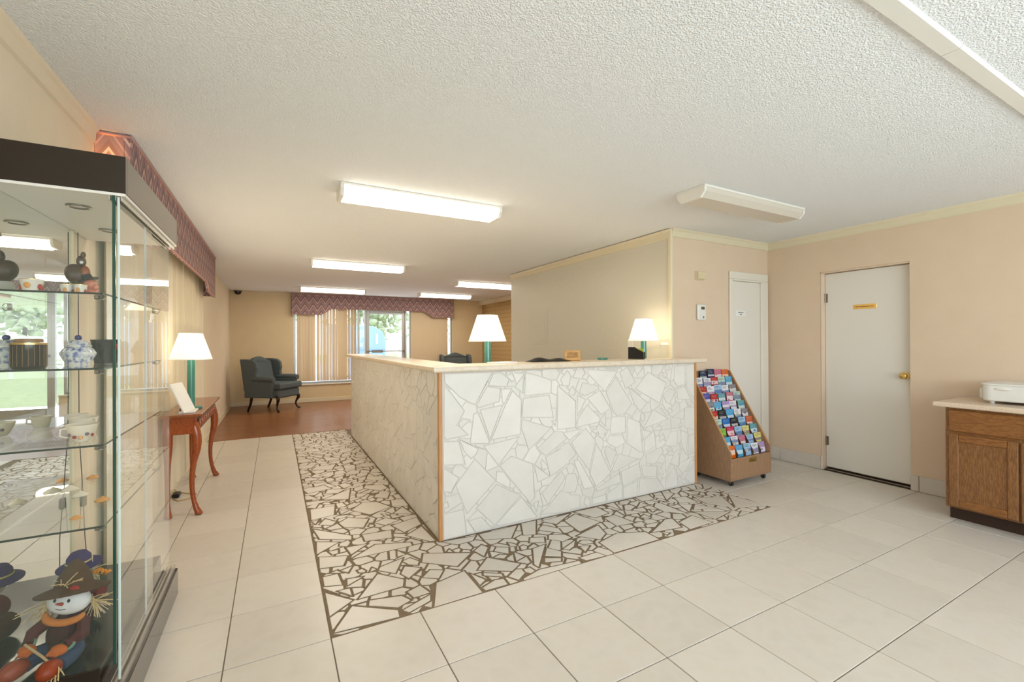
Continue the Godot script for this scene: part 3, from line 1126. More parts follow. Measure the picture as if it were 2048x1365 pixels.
func front_pieces() -> Array:
	return [
	[.036,1.096,.385,1.092,.258,.879,.222,.891,.147,.933,.093,.987,.04,1.036],
	[.035,1.013,.083,.965,.176,.838,.131,.758,.033,.662],
	[.396,1.084,.45,1.088,.516,1.038,.499,.985,.356,1.002],
	[.347,.993,.449,.975,.438,.886,.278,.854,.268,.873],
	[.46,.97,.538,.968,.476,.863,.465,.884],
	[.294,.836,.465,.857,.366,.63],
	[.546,.953,.617,.883,.607,.639,.377,.624,.481,.843],
	[.606,1.024,.633,1.058,.63,.933,.563,.981],
	[.655,1.077,.764,1.05,.876,1.012,.871,.919,.646,.912],
	[.634,.892,.855,.904,.891,.735,.622,.758],
	[.247,.813,.278,.816,.361,.612,.356,.601,.219,.616],
	[.622,.743,.869,.659,.678,.516,.616,.683],
	[.319,.586,.598,.62,.43,.44],
	[.144,.648,.277,.573,.261,.537,.225,.514,.175,.567],
	[.028,.647,.135,.639,.179,.482,.028,.493],
	[.251,.506,.408,.335,.193,.147,.114,.347],
	[.441,.432,.532,.489,.707,.411,.724,.17,.688,.13],
	[.415,.308,.607,.2,.401,.028,.261,.168],
	[.615,.186,.744,.018,.428,.016,.415,.033],
	[.026,.172,.168,.178,.189,.003,.025,.001],
	[.028,.473,.134,.395,.08,.307,.027,.325],
	[.2,.094,.298,.102,.377,.007,.26,-.001],
	[.747,.518,.909,.629,.972,.618,1.01,.561,.821,.457],
	[.821,.447,1.036,.515,1.035,.377,.863,.298],
	[.786,.185,.964,.322,.995,.266,.838,.093],
	[.721,.407,.855,.298,.754,.272],
	[.77,.032,.844,.082,.957,.175,1.041,.142,1.04,.002],
	[.045,.747,.131,.744,.201,.676,.043,.661],
	[.136,.762,.171,.787,.216,.774,.146,.724],
	[1.219,1.084,1.515,1.056,1.387,.901,1.219,1.05],
	[1.544,1.048,1.625,1.088,1.707,.961,1.604,.912],
	[1.164,.982,1.318,.948,1.324,.925,1.188,.879,1.136,.906],
	[1.212,.856,1.336,.912,1.437,.763,1.348,.72],
	[1.4,.893,1.498,1.006,1.671,.786,1.596,.71,1.516,.694,1.476,.729],
	[1.115,.7,1.206,.804,1.335,.691,1.322,.662,1.114,.64],
	[.931,.969,1.096,.841,1.094,.64,.929,.641],
	[1.638,.918,1.847,.78,1.761,.712,1.695,.785],
	[1.716,.903,1.856,1.037,2.07,.936,1.994,.764],
	[1.912,.714,2.096,.62,1.806,.568],
	[1.625,.674,1.761,.616,1.792,.368,1.759,.368,1.617,.461],
	[1.453,.689,1.6,.682,1.599,.552,1.439,.553],
	[1.423,.541,1.568,.531,1.598,.468,1.501,.435,1.41,.486],
	[1.397,.464,1.504,.403,1.441,.282,1.38,.418],
	[1.527,.383,1.742,.311,1.473,.242,1.45,.258],
	[1.057,.529,1.192,.623,1.287,.518,1.227,.292,1.113,.431],
	[1.296,.495,1.444,.239,1.294,.154,1.233,.26],
	[1.29,.133,1.53,.224,1.549,.152,1.306,.113],
	[1.552,.231,1.749,.277,1.776,.162,1.572,.11],
	[1.775,.257,1.957,.222,1.945,.136,1.796,.159],
	[1.76,.144,1.957,.114,2.031,.035,2.03,.01,1.745,.004],
	[1.403,.078,1.562,.138,1.562,.014,1.403,.017],
	[1.578,.095,1.732,.133,1.726,.002,1.578,.012],
	[1.256,.063,1.392,.075,1.391,.019,1.252,.019],
	[.949,.149,1.133,.113,1.132,.016,.948,.016],
	[2.044,.391,2.128,.5,2.211,.508,2.202,.37],
	[1.816,.47,1.923,.531,1.944,.405,1.816,.356],
	[1.83,.34,2.006,.383,2.033,.338,1.931,.249,1.832,.262],
	[2.058,.311,2.155,.288,2.06,.152],
	[2.067,.094,2.165,.188,2.208,.106,2.208,.014,2.052,.017],
	[2.176,1.082,2.311,1.082,2.31,.912,2.212,.901,2.17,.95],
	[2.332,1.087,2.447,1.095,2.444,.755,2.331,.892],
	[2.307,.701,2.444,.696,2.442,.484,2.305,.524],
	[2.145,.629,2.3,.696,2.291,.6],
	[2.254,.504,2.347,.467,2.316,.281,2.261,.377],
	[2.361,.443,2.442,.457,2.441,.285,2.336,.27],
	[2.236,.211,2.427,.254,2.275,.11,2.223,.171],
	[2.302,.07,2.441,.22,2.439,.012,2.375,.014],
	[1.077,.386,1.125,.384,1.267,.156,1.174,.154],
	[1.013,.29,1.094,.283,1.115,.209,1.088,.144,.974,.162],
	[.951,.508,1.032,.534,1.099,.433,.95,.34],
	[.978,.611,1.16,.622,1.038,.547],
	[1.116,.883,1.194,.849,1.115,.729],
	[2.209,.876,2.31,.893,2.385,.771,2.216,.787]
	]


# ------------------------------------------------------------------ fluorescent fixtures
func fixture(lit: bool) -> Node3D:
	var t := thing("ceiling_light", "", "ceiling light", Vector3(0, H, 0), "fluorescent ceiling fixtures")
	var w := 0.115
	var prof := PackedVector2Array([Vector2(-w, 0), Vector2(-w, -0.028), Vector2(-w + 0.035, -0.066), Vector2(w - 0.035, -0.066), Vector2(w, -0.028), Vector2(w, 0)])
	var ax := Basis(Vector3(0, 0, 1), Vector3(0, 1, 0), Vector3(1, 0, 0))
	var b := MB.new()
	b.box(Vector3(0, H - 0.008, 0), Vector3(1.215, 0.016, 0.245), 0.003)
	part("housing", b, M.white_metal, t)
	b = MB.new()
	b.prism(prof, 1.16, Transform3D(ax, Vector3(-0.58, H - 0.016, 0)))
	part("lens", b, M.tube if lit else M.tube_off, t)
	for s in [-1.0, 1.0]:
		b = MB.new()
		var cap := PackedVector2Array()
		for p in prof:
			cap.append(p * Vector2(1.03, 1.06))
		b.prism(cap, 0.025, Transform3D(ax, Vector3(s * 0.595 - 0.0125, H - 0.015, 0)), 0.003)
		part("end_cap", b, M.white_metal, t)
	if lit:
		area("tube_light", Vector3(0, -0.09, 0), Vector3(0, -1, 0), Vector2(1.1, 0.18), TUBE, Color(1.0, 0.955, 0.87), t)
	return t


func ceiling_lights() -> void:
	var spots := [[1.0, -3.26], [1.02, -6.31], [1.03, -9.42], [3.37, -9.44], [3.43, -7.38]]
	var said := ["lit fluorescent fixture nearest the camera, above the counter front", "lit fluorescent fixture over the middle of the counter's long side", "lit fluorescent fixture in front of the far valance, left one", "lit fluorescent fixture at the far wall, right of the valance centre", "lit fluorescent fixture half hidden by the white partition corner"]
	var f := fixture(true)
	f.set_meta("label", said[0])
	f.position = Vector3(spots[0][0], H, spots[0][1])
	for k in range(1, 5):
		copy(f, Vector3(spots[k][0], H, spots[k][1]), said[k])
	var off := fixture(false)
	off.set_meta("label", "unlit fluorescent fixture with a plain beige lens near the peach wall")
	off.position = Vector3(3.21, H, -2.16)


# ------------------------------------------------------------------ far window, door, blinds, valance
func far_window() -> void:
	var z := ZF - 0.07
	var w := thing("window_1", "aluminium shopfront window in the far wall either side of the glass door", "window", Vector3(2.2, 0, z), "", "structure")
	var b := MB.new()
	for x in [0.38, 1.72, 1.88, 2.82, 2.94, 4.0]:
		b.span(Vector3(x - 0.022, 0.0 if x > 1.7 and x < 2.9 else 0.4, z - 0.04), Vector3(x + 0.022, 2.2, z + 0.04), 0.004)
	b.span(Vector3(0.36, 0.4, z - 0.04), Vector3(1.72, 0.445, z + 0.04), 0.004)
	b.span(Vector3(2.94, 0.4, z - 0.04), Vector3(4.02, 0.445, z + 0.04), 0.004)
	b.span(Vector3(0.36, 2.155, z - 0.04), Vector3(4.02, 2.2, z + 0.04), 0.004)
	part("window_frame", b, M.frame_metal, w)
	for q in [[0.40, 1.70, 0.445], [1.742, 1.858, 0.03], [2.842, 2.918, 0.445], [2.962, 3.98, 0.445]]:
		b = MB.new()
		b.quad(Vector3(q[0], q[2], z), Vector3(q[1], q[2], z), Vector3(q[1], 2.155, z), Vector3(q[0], 2.155, z), Vector3(0, 0, 1))
		part("pane", b, M.glass, w)
	b = MB.new()
	b.span(Vector3(0.34, 0.375, ZF - 0.05), Vector3(1.80, 0.402, ZF + 0.03), 0.006)
	b.span(Vector3(2.86, 0.375, ZF - 0.05), Vector3(4.04, 0.402, ZF + 0.03), 0.006)
	part("window_sill", b, M.white_trim, w)
	var d := thing("door_3", "glass entrance door with aluminium frame and push bar", "door", Vector3(2.35, 0, z), "", "structure")
	b = MB.new()
	b.span(Vector3(1.905, 0.02, z - 0.022), Vector3(1.965, 2.06, z + 0.022), 0.004)
	b.span(Vector3(2.735, 0.02, z - 0.022), Vector3(2.795, 2.06, z + 0.022), 0.004)
	b.span(Vector3(1.965, 1.985, z - 0.022), Vector3(2.735, 2.06, z + 0.022), 0.004)
	b.span(Vector3(1.965, 0.02, z - 0.022), Vector3(2.735, 0.17, z + 0.022), 0.004)
	part("door_frame", b, M.frame_metal, d)
	b = MB.new()
	b.span(Vector3(1.9, 2.065, z - 0.03), Vector3(2.8, 2.10, z + 0.03), 0.003)
	part("transom", b, M.frame_metal, d)
	b = MB.new()
	b.quad(Vector3(1.965, 0.17, z), Vector3(2.735, 0.17, z), Vector3(2.735, 1.985, z), Vector3(1.965, 1.985, z), Vector3(0, 0, 1))
	part("pane", b, M.glass, d)
	b = MB.new()
	b.tube([Vector3(1.94, 1.1, z + 0.07), Vector3(2.76, 1.1, z + 0.07)], 0.012, 10)
	b.box(Vector3(2.14, 1.1, z + 0.075), Vector3(0.25, 0.065, 0.05), 0.008)
	for x in [1.94, 2.76]:
		b.box(Vector3(x, 1.1, z + 0.045), Vector3(0.04, 0.05, 0.06), 0.005)
	part("push_bar", b, M.steel, d)
	b = MB.new()
	b.span(Vector3(1.88, 0, z - 0.06), Vector3(2.82, 0.018, z + 0.06), 0.004)
	part("threshold", b, M.aluminium, d)
	# vertical blinds, one vane at a time
	vanes("half-open vertical blind left of the glass door", 0.43, 1.66, 0.455, 2.14, false)
	vanes("closed vertical blind right of the glass door", 2.945, 3.86, 0.455, 2.14, true)
	# the upholstered valance
	var zv := ZF + 0.155
	var t := thing("far_valance", "mauve zigzag upholstered valance over the far glass door and blinds", "valance", Vector3(2.17, 1.93, zv))
	var p := PackedVector2Array([Vector2(0.32, 2.384), Vector2(0.32, 1.93)])
	for k in 9:
		var s := k / 8.0
		p.append(Vector2(0.86 + s * 0.3, 1.925 + 0.14 * (0.5 - 0.5 * cos(PI * s))))
	for k in 9:
		var s := k / 8.0
		p.append(Vector2(3.20 + s * 0.3, 2.065 - 0.14 * (0.5 - 0.5 * cos(PI * s))))
	p.append(Vector2(4.01, 1.93))
	p.append(Vector2(4.01, 2.384))
	b = MB.new()
	b.prism(p, 0.03, Transform3D(Basis(), Vector3(0, 0, zv - 0.03)), 0.008, 2)
	part("face_board", b, M.chevron, t)
	for x in [0.32, 3.985]:
		b = MB.new()
		b.span(Vector3(x, 1.93, ZF + 0.001), Vector3(x + 0.025, 2.383, zv - 0.03), 0.003)
		part("return", b, M.chevron, t)
	b = MB.new()
	var rim := []
	for k in range(1, p.size() - 1):
		rim.append(Vector3(p[k].x, p[k].y, zv - 0.008))
	b.tube(rim, 0.007, 6)
	part("piping", b, M.piping, t)


func vanes(label: String, x0: float, x1: float, y0: float, y1: float, shut: bool) -> void:
	var z := ZF + 0.045
	var t := thing("vertical_blind", label, "blind", Vector3((x0 + x1) * 0.5, y0, z), "vertical blinds at the far window")
	var b := MB.new()
	b.span(Vector3(x0, y1, z - 0.02), Vector3(x1, y1 + 0.04, z + 0.02), 0.004)
	part("headrail", b, M.cream_plastic, t)
	var n := 16 if shut else 19
	for k in n:
		var s := (k + 0.5) / n
		var x := lerpf(x0, x1, s)
		var turn := 0.16 if shut else 0.78 + 0.12 * sin(k * 2.1)
		if not shut:
			if s < 0.3:
				x = lerpf(x0, x1, s * 0.92)
				turn = 0.5 + 0.12 * sin(k * 1.7)
			elif s > 0.66 and s < 0.8:
				turn = 0.3
		var wd := 0.0445
		var rows := []
		for yy in [y0 + 0.01, y1 - 0.005]:
			var row := []
			for i in 5:
				var a := (i / 4.0 - 0.5) * 2.0
				row.append(Vector3(x, yy, z) + Basis(Vector3.UP, turn) * Vector3(a * wd, 0, 0.005 * (1.0 - a * a)))
			rows.append(row)
		b = MB.new()
		b.sheet(rows, Basis(Vector3.UP, turn) * Vector3(0, 0, 0.0012))
		part("slat", b, M.vane, t)


# ------------------------------------------------------------------ what stands outside
func outside() -> void:
	var b := MB.new()
	b.span(Vector3(-30, -0.3, -12.6), Vector3(40, -0.14, ZF - 0.2))
	struct("ground_walk", b, mat(Color(0.8, 0.79, 0.77), 0.9), "pale concrete walk outside the glass door", "ground")
	b = MB.new()
	b.span(Vector3(-40, -0.35, -60), Vector3(3.1, -0.16, -12.6))
	struct("ground_drive", b, mat(Color(0.78, 0.77, 0.76), 0.9), "pale concrete drive outside the glass door", "ground")
	b = MB.new()
	b.span(Vector3(3.1, -0.35, -60), Vector3(60, -0.15, -12.6))
	b.span(Vector3(-60, -0.35, -12), Vector3(XL - 0.3, -0.15, 8))
	b.span(Vector3(-60, -0.35, 3.2), Vector3(60, -0.15, 40))
	struct("ground_lawn", b, tri_mat(noise(0.03, [Color(0.68, 0.72, 0.5), Color(0.79, 0.82, 0.64)], 256, 4), Vector3(0.4, 0.4, 0.4), 0.95), "light green mown lawn outside the glass door", "lawn")
	# pale blue container beside the drive
	var blue := mat(Color(0.64, 0.77, 0.9), 0.6)
	var t := thing("container", "pale blue metal container standing outside the glass door", "container", Vector3(3.9, -0.15, -20.5))
	b = MB.new()
	var prof := PackedVector2Array([Vector2(2.1, 0), Vector2(4.35, 0), Vector2(4.42, 1.5), Vector2(4.28, 1.95), Vector2(3.9, 2.18), Vector2(2.1, 2.26)])
	b.prism(prof, 1.8, Transform3D(Basis(), Vector3(0, -0.14, -22)), 0.05, 2)
	part("body", b, blue, t)
	b = MB.new()
	b.span(Vector3(3.95, 1.25, -20.2), Vector3(4.06, 1.7, -20.17), 0.01)
	b.span(Vector3(3.75, 0.62, -20.2), Vector3(4.25, 0.78, -20.17), 0.01)
	part("white_panel", b, M.white_plastic, t)
	b = MB.new()
	b.span(Vector3(2.2, 0.98, -20.2), Vector3(4.36, 1.01, -20.18))
	part("seam", b, mat(Color(0.55, 0.66, 0.78), 0.6), t)
	# white rail fence along the drive
	t = thing("rail_fence", "white rail fence crossing the lawn outside the glass door", "fence", Vector3(10, -0.15, -26))
	for k in 14:
		b = MB.new()
		b.span(Vector3(4.8 + k * 1.6, -0.15, -26.06), Vector3(4.92 + k * 1.6, 1.75, -25.94), 0.01)
		part("post", b, M.white_plastic, t)
	for y in [0.35, 0.95, 1.6]:
		b = MB.new()
		b.span(Vector3(4.8, y - 0.05, -25.93), Vector3(25.8, y + 0.05, -25.9), 0.01)
		part("rail", b, M.white_plastic, t)
	# trees behind
	var r2 := RandomNumberGenerator.new()
	r2.seed = 5
	var leaf := tri_mat(noise(0.08, [Color(0.66, 0.72, 0.57), Color(0.79, 0.83, 0.7), Color(0.87, 0.89, 0.81)], 256, 3), Vector3(0.5, 0.5, 0.5), 0.95)
	var bark := mat(Color(0.3, 0.24, 0.18), 0.9)
	var names := ["behind the blue container", "left of the blue container", "above the right end of the container", "behind the first fence posts", "behind the middle of the white fence", "behind the far fence end"]
	var xs := [6.8, -1.0, 12.6, 19.0, 25.2, 31.6]
	for k in 6:
		var x: float = xs[k]
		var zz := -36.0 - (k % 3) * 2.0
		t = thing("tree", "leafy green tree " + names[k], "tree", Vector3(x, -0.15, zz), "trees outside")
		b = MB.new()
		b.tube([Vector3(x, -0.16, zz), Vector3(x + 0.1, 1.2, zz), Vector3(x - 0.05, 3.0, zz)], [0.2, 0.15, 0.1], 8)
		part("trunk", b, bark, t)
		b = MB.new()
		for i in 260:
			var d := Vector3(r2.randfn() * 1.15, r2.randfn() * 0.8, r2.randfn() * 0.8)
			b.ellipsoid(Vector3(x, 3.3, zz) + d, Vector3(0.3, 0.12, 0.24) * r2.randf_range(0.5, 1.3), Basis(Vector3(r2.randfn(), 0.3, r2.randfn()).normalized(), r2.randf() * 3.0), 6, 4)
		part("crown", b, leaf, t)


# ------------------------------------------------------------------ left window: sheers and valance
func left_curtains() -> void:
	var x := XL + 0.03
	var w := thing("window_2", "window in the left wall behind the cream curtains", "window", Vector3(XL - 0.07, 0.35, -4.8), "", "structure")
	var b := MB.new()
	for z in [-6.28, -4.8, -3.32]:
		b.span(Vector3(XL - 0.1, 0.35, z - 0.025), Vector3(XL - 0.05, 2.15, z + 0.025), 0.004)
	b.span(Vector3(XL - 0.1, 0.35, -6.3), Vector3(XL - 0.05, 0.4, -3.3), 0.004)
	b.span(Vector3(XL - 0.1, 2.1, -6.3), Vector3(XL - 0.05, 2.15, -3.3), 0.004)
	part("window_frame", b, M.frame_metal, w)
	for q in [[-6.255, -4.825], [-4.775, -3.345]]:
		b = MB.new()
		b.quad(Vector3(XL - 0.075, 0.4, q[0]), Vector3(XL - 0.075, 0.4, q[1]), Vector3(XL - 0.075, 2.1, q[1]), Vector3(XL - 0.075, 2.1, q[0]), Vector3(1, 0, 0))
		part("pane", b, M.glass, w)
	var spans := [[-2.98, -4.1285, "cream curtain panel beside the glass showcase"], [-4.1305, -5.189, "cream curtain panel behind the console table lamp"], [-5.191, -6.55, "cream curtain panel at the far end of the left valance"]]
	for k in 3:
		var q: Array = spans[k]
		var rows := []
		for yy in [2.33, 1.7, 1.0, 0.4, 0.07]:
			var row := []
			for i in 73:
				var s := i / 72.0
				var zz := lerpf(q[0], q[1], s)
				var amp := 0.015 * (0.7 + 0.3 * sin(i * 0.37 + k)) * lerpf(1.15, 0.75, yy / 2.4)
				row.append(Vector3(x + amp * sin(zz * 52.0 + 1.3 * sin(zz * 7.0) + 0.3 * yy), yy, zz))
			rows.append(row)
		b = MB.new()
		b.sheet(rows, Vector3(-0.0015, 0, 0))
		solo("curtain_panel", b, M.curtain, q[2], "curtain", Vector3(x, 0.07, (q[0] + q[1]) * 0.5), "cream curtains on the left wall")
	var t := thing("side_valance", "mauve zigzag upholstered valance along the left wall", "valance", Vector3(-0.68, 1.9, -4.8))
	var p := PackedVector2Array([Vector2(2.95, 2.383), Vector2(2.95, 1.89)])
	var prof := [[3.45, 3.7, 1.89, 1.985], [5.85, 6.08, 1.985, 1.89]]
	for q in prof:
		for k in 7:
			var s := k / 6.0
			p.append(Vector2(lerpf(q[0], q[1], s), lerpf(q[2], q[3], 0.5 - 0.5 * cos(PI * s))))
	p.append(Vector2(6.65, 1.88))
	p.append(Vector2(6.65, 2.383))
	b = MB.new()
	b.prism(p, 0.025, Transform3D(Basis(Vector3(0, 0, -1), Vector3(0, 1, 0), Vector3(-1, 0, 0)).rotated(Vector3.UP, 0.0), Vector3(-0.655, 0, 0)), 0.0)
	part("face_board", b, M.chevron, t)
	b = MB.new()
	b.span(Vector3(XL + 0.001, 1.89, -2.975), Vector3(-0.68, 2.383, -2.95), 0.003)
	part("return", b, M.chevron, t)
	b = MB.new()
	b.span(Vector3(XL + 0.001, 1.89, -6.65), Vector3(-0.68, 2.383, -6.625), 0.003)
	part("return", b, M.chevron, t)
	b = MB.new()
	var rim := []
	for k in range(1, p.size() - 1):
		rim.append(Vector3(-0.655, p[k].y, -p[k].x))
	b.tube(rim, 0.007, 6)
	b.tube([Vector3(XL + 0.005, 2.372, -2.948), Vector3(-0.655, 2.372, -2.948), Vector3(-0.653, 2.372, -3.2), Vector3(-0.653, 2.372, -6.65)], 0.008, 6)
	part("piping", b, M.piping, t)


# ------------------------------------------------------------------ glass showcase
const CX0 := -0.795
const CX1 := -0.448
const CZ0 := -1.955
const CZ1 := -2.86


func showcase() -> void:
	var t := thing("display_case", "tall glass showcase with dark wooden canopy and mirrored back", "display case", Vector3(-0.62, 0, -2.4))
	var b := MB.new()
	# base with deck
	b.span(Vector3(CX0, 0.0, CZ1), Vector3(CX1, 0.132, CZ0), 0.002)
	b.span(Vector3(CX0 + 0.005, 0.132, CZ1 + 0.005), Vector3(CX1 - 0.07, 0.215, CZ0 - 0.005), 0.002)
	part("base", b, M.black_wood, t)
	# canopy: four boards round a white ceiling
	b = MB.new()
	b.span(Vector3(CX0, 1.815, CZ0 - 0.018), Vector3(CX1, 1.942, CZ0), 0.0015)
	b.span(Vector3(CX0, 1.815, CZ1), Vector3(CX1, 1.942, CZ1 + 0.018), 0.0015)
	b.span(Vector3(CX1 - 0.018, 1.815, CZ1 + 0.018), Vector3(CX1, 1.942, CZ0 - 0.018), 0.0015)
	b.span(Vector3(CX0, 1.815, CZ1 + 0.018), Vector3(CX0 + 0.018, 1.942, CZ0 - 0.018), 0.0015)
	part("canopy", b, M.black_wood, t)
	b = MB.new()
	b.span(Vector3(CX0 + 0.002, 1.806, CZ1 + 0.002), Vector3(CX1 - 0.002, 1.817, CZ0 - 0.002))
	part("canopy_ceiling", b, M.white_metal, t)
	for q in [[-0.63, -2.17], [-0.645, -2.57]]:
		var d := MB.new()
		var xf := Transform3D(Basis(Vector3(1, 0, 0), Vector3(0, -1, 0), Vector3(0, 0, 1)), Vector3(q[0], 1.806, q[1]))
		d.lathe([Vector2(0.036, 0), Vector2(0.036, 0.004), Vector2(0.03, 0.006), Vector2(0.026, 0.004), Vector2(0.024, 0.001)], 28, xf)
		var ring := part("puck_light", d, M.steel, t)
		d = MB.new()
		d.lathe([Vector2(0.024, 0.001), Vector2(0.015, 0.0025), Vector2(0.0, 0.003)], 24, xf)
		part("lens", d, M.white_plastic, ring)
	# mirror and glass
	b = MB.new()
	b.span(Vector3(CX0, 0.217, -2.64), Vector3(CX0 + 0.004, 1.805, CZ0 - 0.012))
	part("mirror", b, M.mirror, t)
	b = MB.new()
	b.span(Vector3(CX0, 0.217, -2.652), Vector3(CX0 + 0.012, 1.805, -2.641), 0.002)
	part("shelf_standard", b, M.cream_plastic, t)
	pane_of(t, "front_pane", Vector3(CX0 + 0.004, 0.217, CZ0 - 0.006), Vector3(CX1 - 0.03, 0.217, CZ0 - 0.006), 1.588)
	pane_of(t, "end_pane", Vector3(CX0 + 0.004, 0.217, CZ1 + 0.008), Vector3(CX1 - 0.03, 0.217, CZ1 + 0.008), 1.588)
	pane_of(t, "sliding_door", Vector3(CX1 - 0.021, 0.157, CZ0 - 0.006), Vector3(CX1 - 0.021, 0.157, -2.43), 1.645)
	pane_of(t, "sliding_door", Vector3(CX1 - 0.034, 0.157, -2.38), Vector3(CX1 - 0.034, 0.157, CZ1 + 0.012), 1.645)
	b = MB.new()
	b.span(Vector3(CX1 - 0.036, 0.215, CZ0 - 0.011), Vector3(CX1 - 0.028, 1.805, CZ0 - 0.001), 0.001)
	part("glass_edge", b, M.glass_edge, t)
	b = MB.new()
	b.span(Vector3(CX1 - 0.0245, 0.157, CZ0 - 0.012), Vector3(CX1 - 0.0175, 1.803, CZ0 - 0.0085), 0.001)
	b.span(Vector3(CX1 - 0.0375, 0.157, -2.379), Vector3(CX1 - 0.0305, 1.803, -2.3765), 0.001)
	part("door_edge", b, mat(Color(0.82, 0.88, 0.85), 0.1), t)
	# aluminium tracks
	b = MB.new()
	for x in [CX1 - 0.044, CX1 - 0.0275, CX1 - 0.012]:
		b.span(Vector3(x - 0.0015, 0.132, CZ1 + 0.005), Vector3(x + 0.0015, 0.155, CZ0 - 0.005))
	b.span(Vector3(CX1 - 0.045, 0.132, CZ1 + 0.005), Vector3(CX1 - 0.011, 0.136, CZ0 - 0.005))
	part("bottom_track", b, M.aluminium, t)
	b = MB.new()
	for x in [CX1 - 0.044, CX1 - 0.0275, CX1 - 0.012]:
		b.span(Vector3(x - 0.0015, 1.79, CZ1 + 0.005), Vector3(x + 0.0015, 1.8055, CZ0 - 0.005))
	part("top_track", b, M.aluminium, t)
	# glass shelves on clips
	for y in [1.475, 1.22, 0.96, 0.684]:
		var s := MB.new()
		s.box(Vector3((CX0 + CX1) * 0.5 - 0.028, y - 0.003, (CZ0 + CZ1) * 0.5), Vector3(0.27, 0.006, 0.85))
		var sh := part("shelf", s, M.case_glass, t)
		s = MB.new()
		s.span(Vector3(CX0 + 0.012, y - 0.0062, CZ0 - 0.0278), Vector3(-0.514, y + 0.0002, CZ0 - 0.0262))
		part("shelf_edge", s, M.dark_edge, sh)
		s = MB.new()
		s.span(Vector3(-0.5135, y - 0.006, -2.83), Vector3(-0.5122, y, CZ0 - 0.028))
		part("side_edge", s, M.glass_edge, sh)
		s = MB.new()
		for z in [CZ0 - 0.05, CZ1 + 0.05]:
			s.lathe([Vector2(0.007, 0), Vector2(0.007, 0.012), Vector2(0, 0.012)], 12, Transform3D(Basis(Vector3(0, 0, 1), Vector3(-1, 0, 0), Vector3(0, -1, 0)), Vector3(-0.53, y - 0.014, z)))
			s.tube([Vector3(-0.542, y - 0.007, z), Vector3(-0.535, y - 0.02, z), Vector3(-0.52, y - 0.022, z), Vector3(-0.512, y - 0.01, z)], 0.002, 6)
		part("shelf_clip", s, M.steel, sh)
	# small warm uplight on top of the case, towards the valance return
	b = MB.new()
	b.lathe([Vector2(0.0, -0.012), Vector2(0.016, -0.012), Vector2(0.02, 0.0), Vector2(0.015, 0.0), Vector2(0.0, -0.004)], 16, Transform3D(Basis(), Vector3(-0.752, 1.952, -2.85)))
	part("uplight", b, M.steel, t)
	var l := SpotLight3D.new()
	l.name = "uplight_lamp"
	l.light_color = Color(1.0, 0.68, 0.28)
	l.light_energy = 0.6
	l.light_size = 0.012
	l.spot_angle = 19.0
	l.spot_angle_attenuation = 0.3
	l.spot_range = 3.0
	l.spot_attenuation = 2.0
	l.shadow_enabled = true
	t.add_child(l)
	l.transform = Transform3D(Basis.looking_at(Vector3(0.03, 1.0, -0.58), Vector3.RIGHT), Vector3(-0.752, 1.958, -2.85) - t.position)


func pane_of(t: Node, called: String, a: Vector3, b: Vector3, high: float) -> void:
	var m := MB.new()
	var n := (b - a).cross(Vector3.UP)
	m.quad(a, b, b + Vector3(0, high, 0), a + Vector3(0, high, 0), n)
	part(called, m, M.case_glass, t)


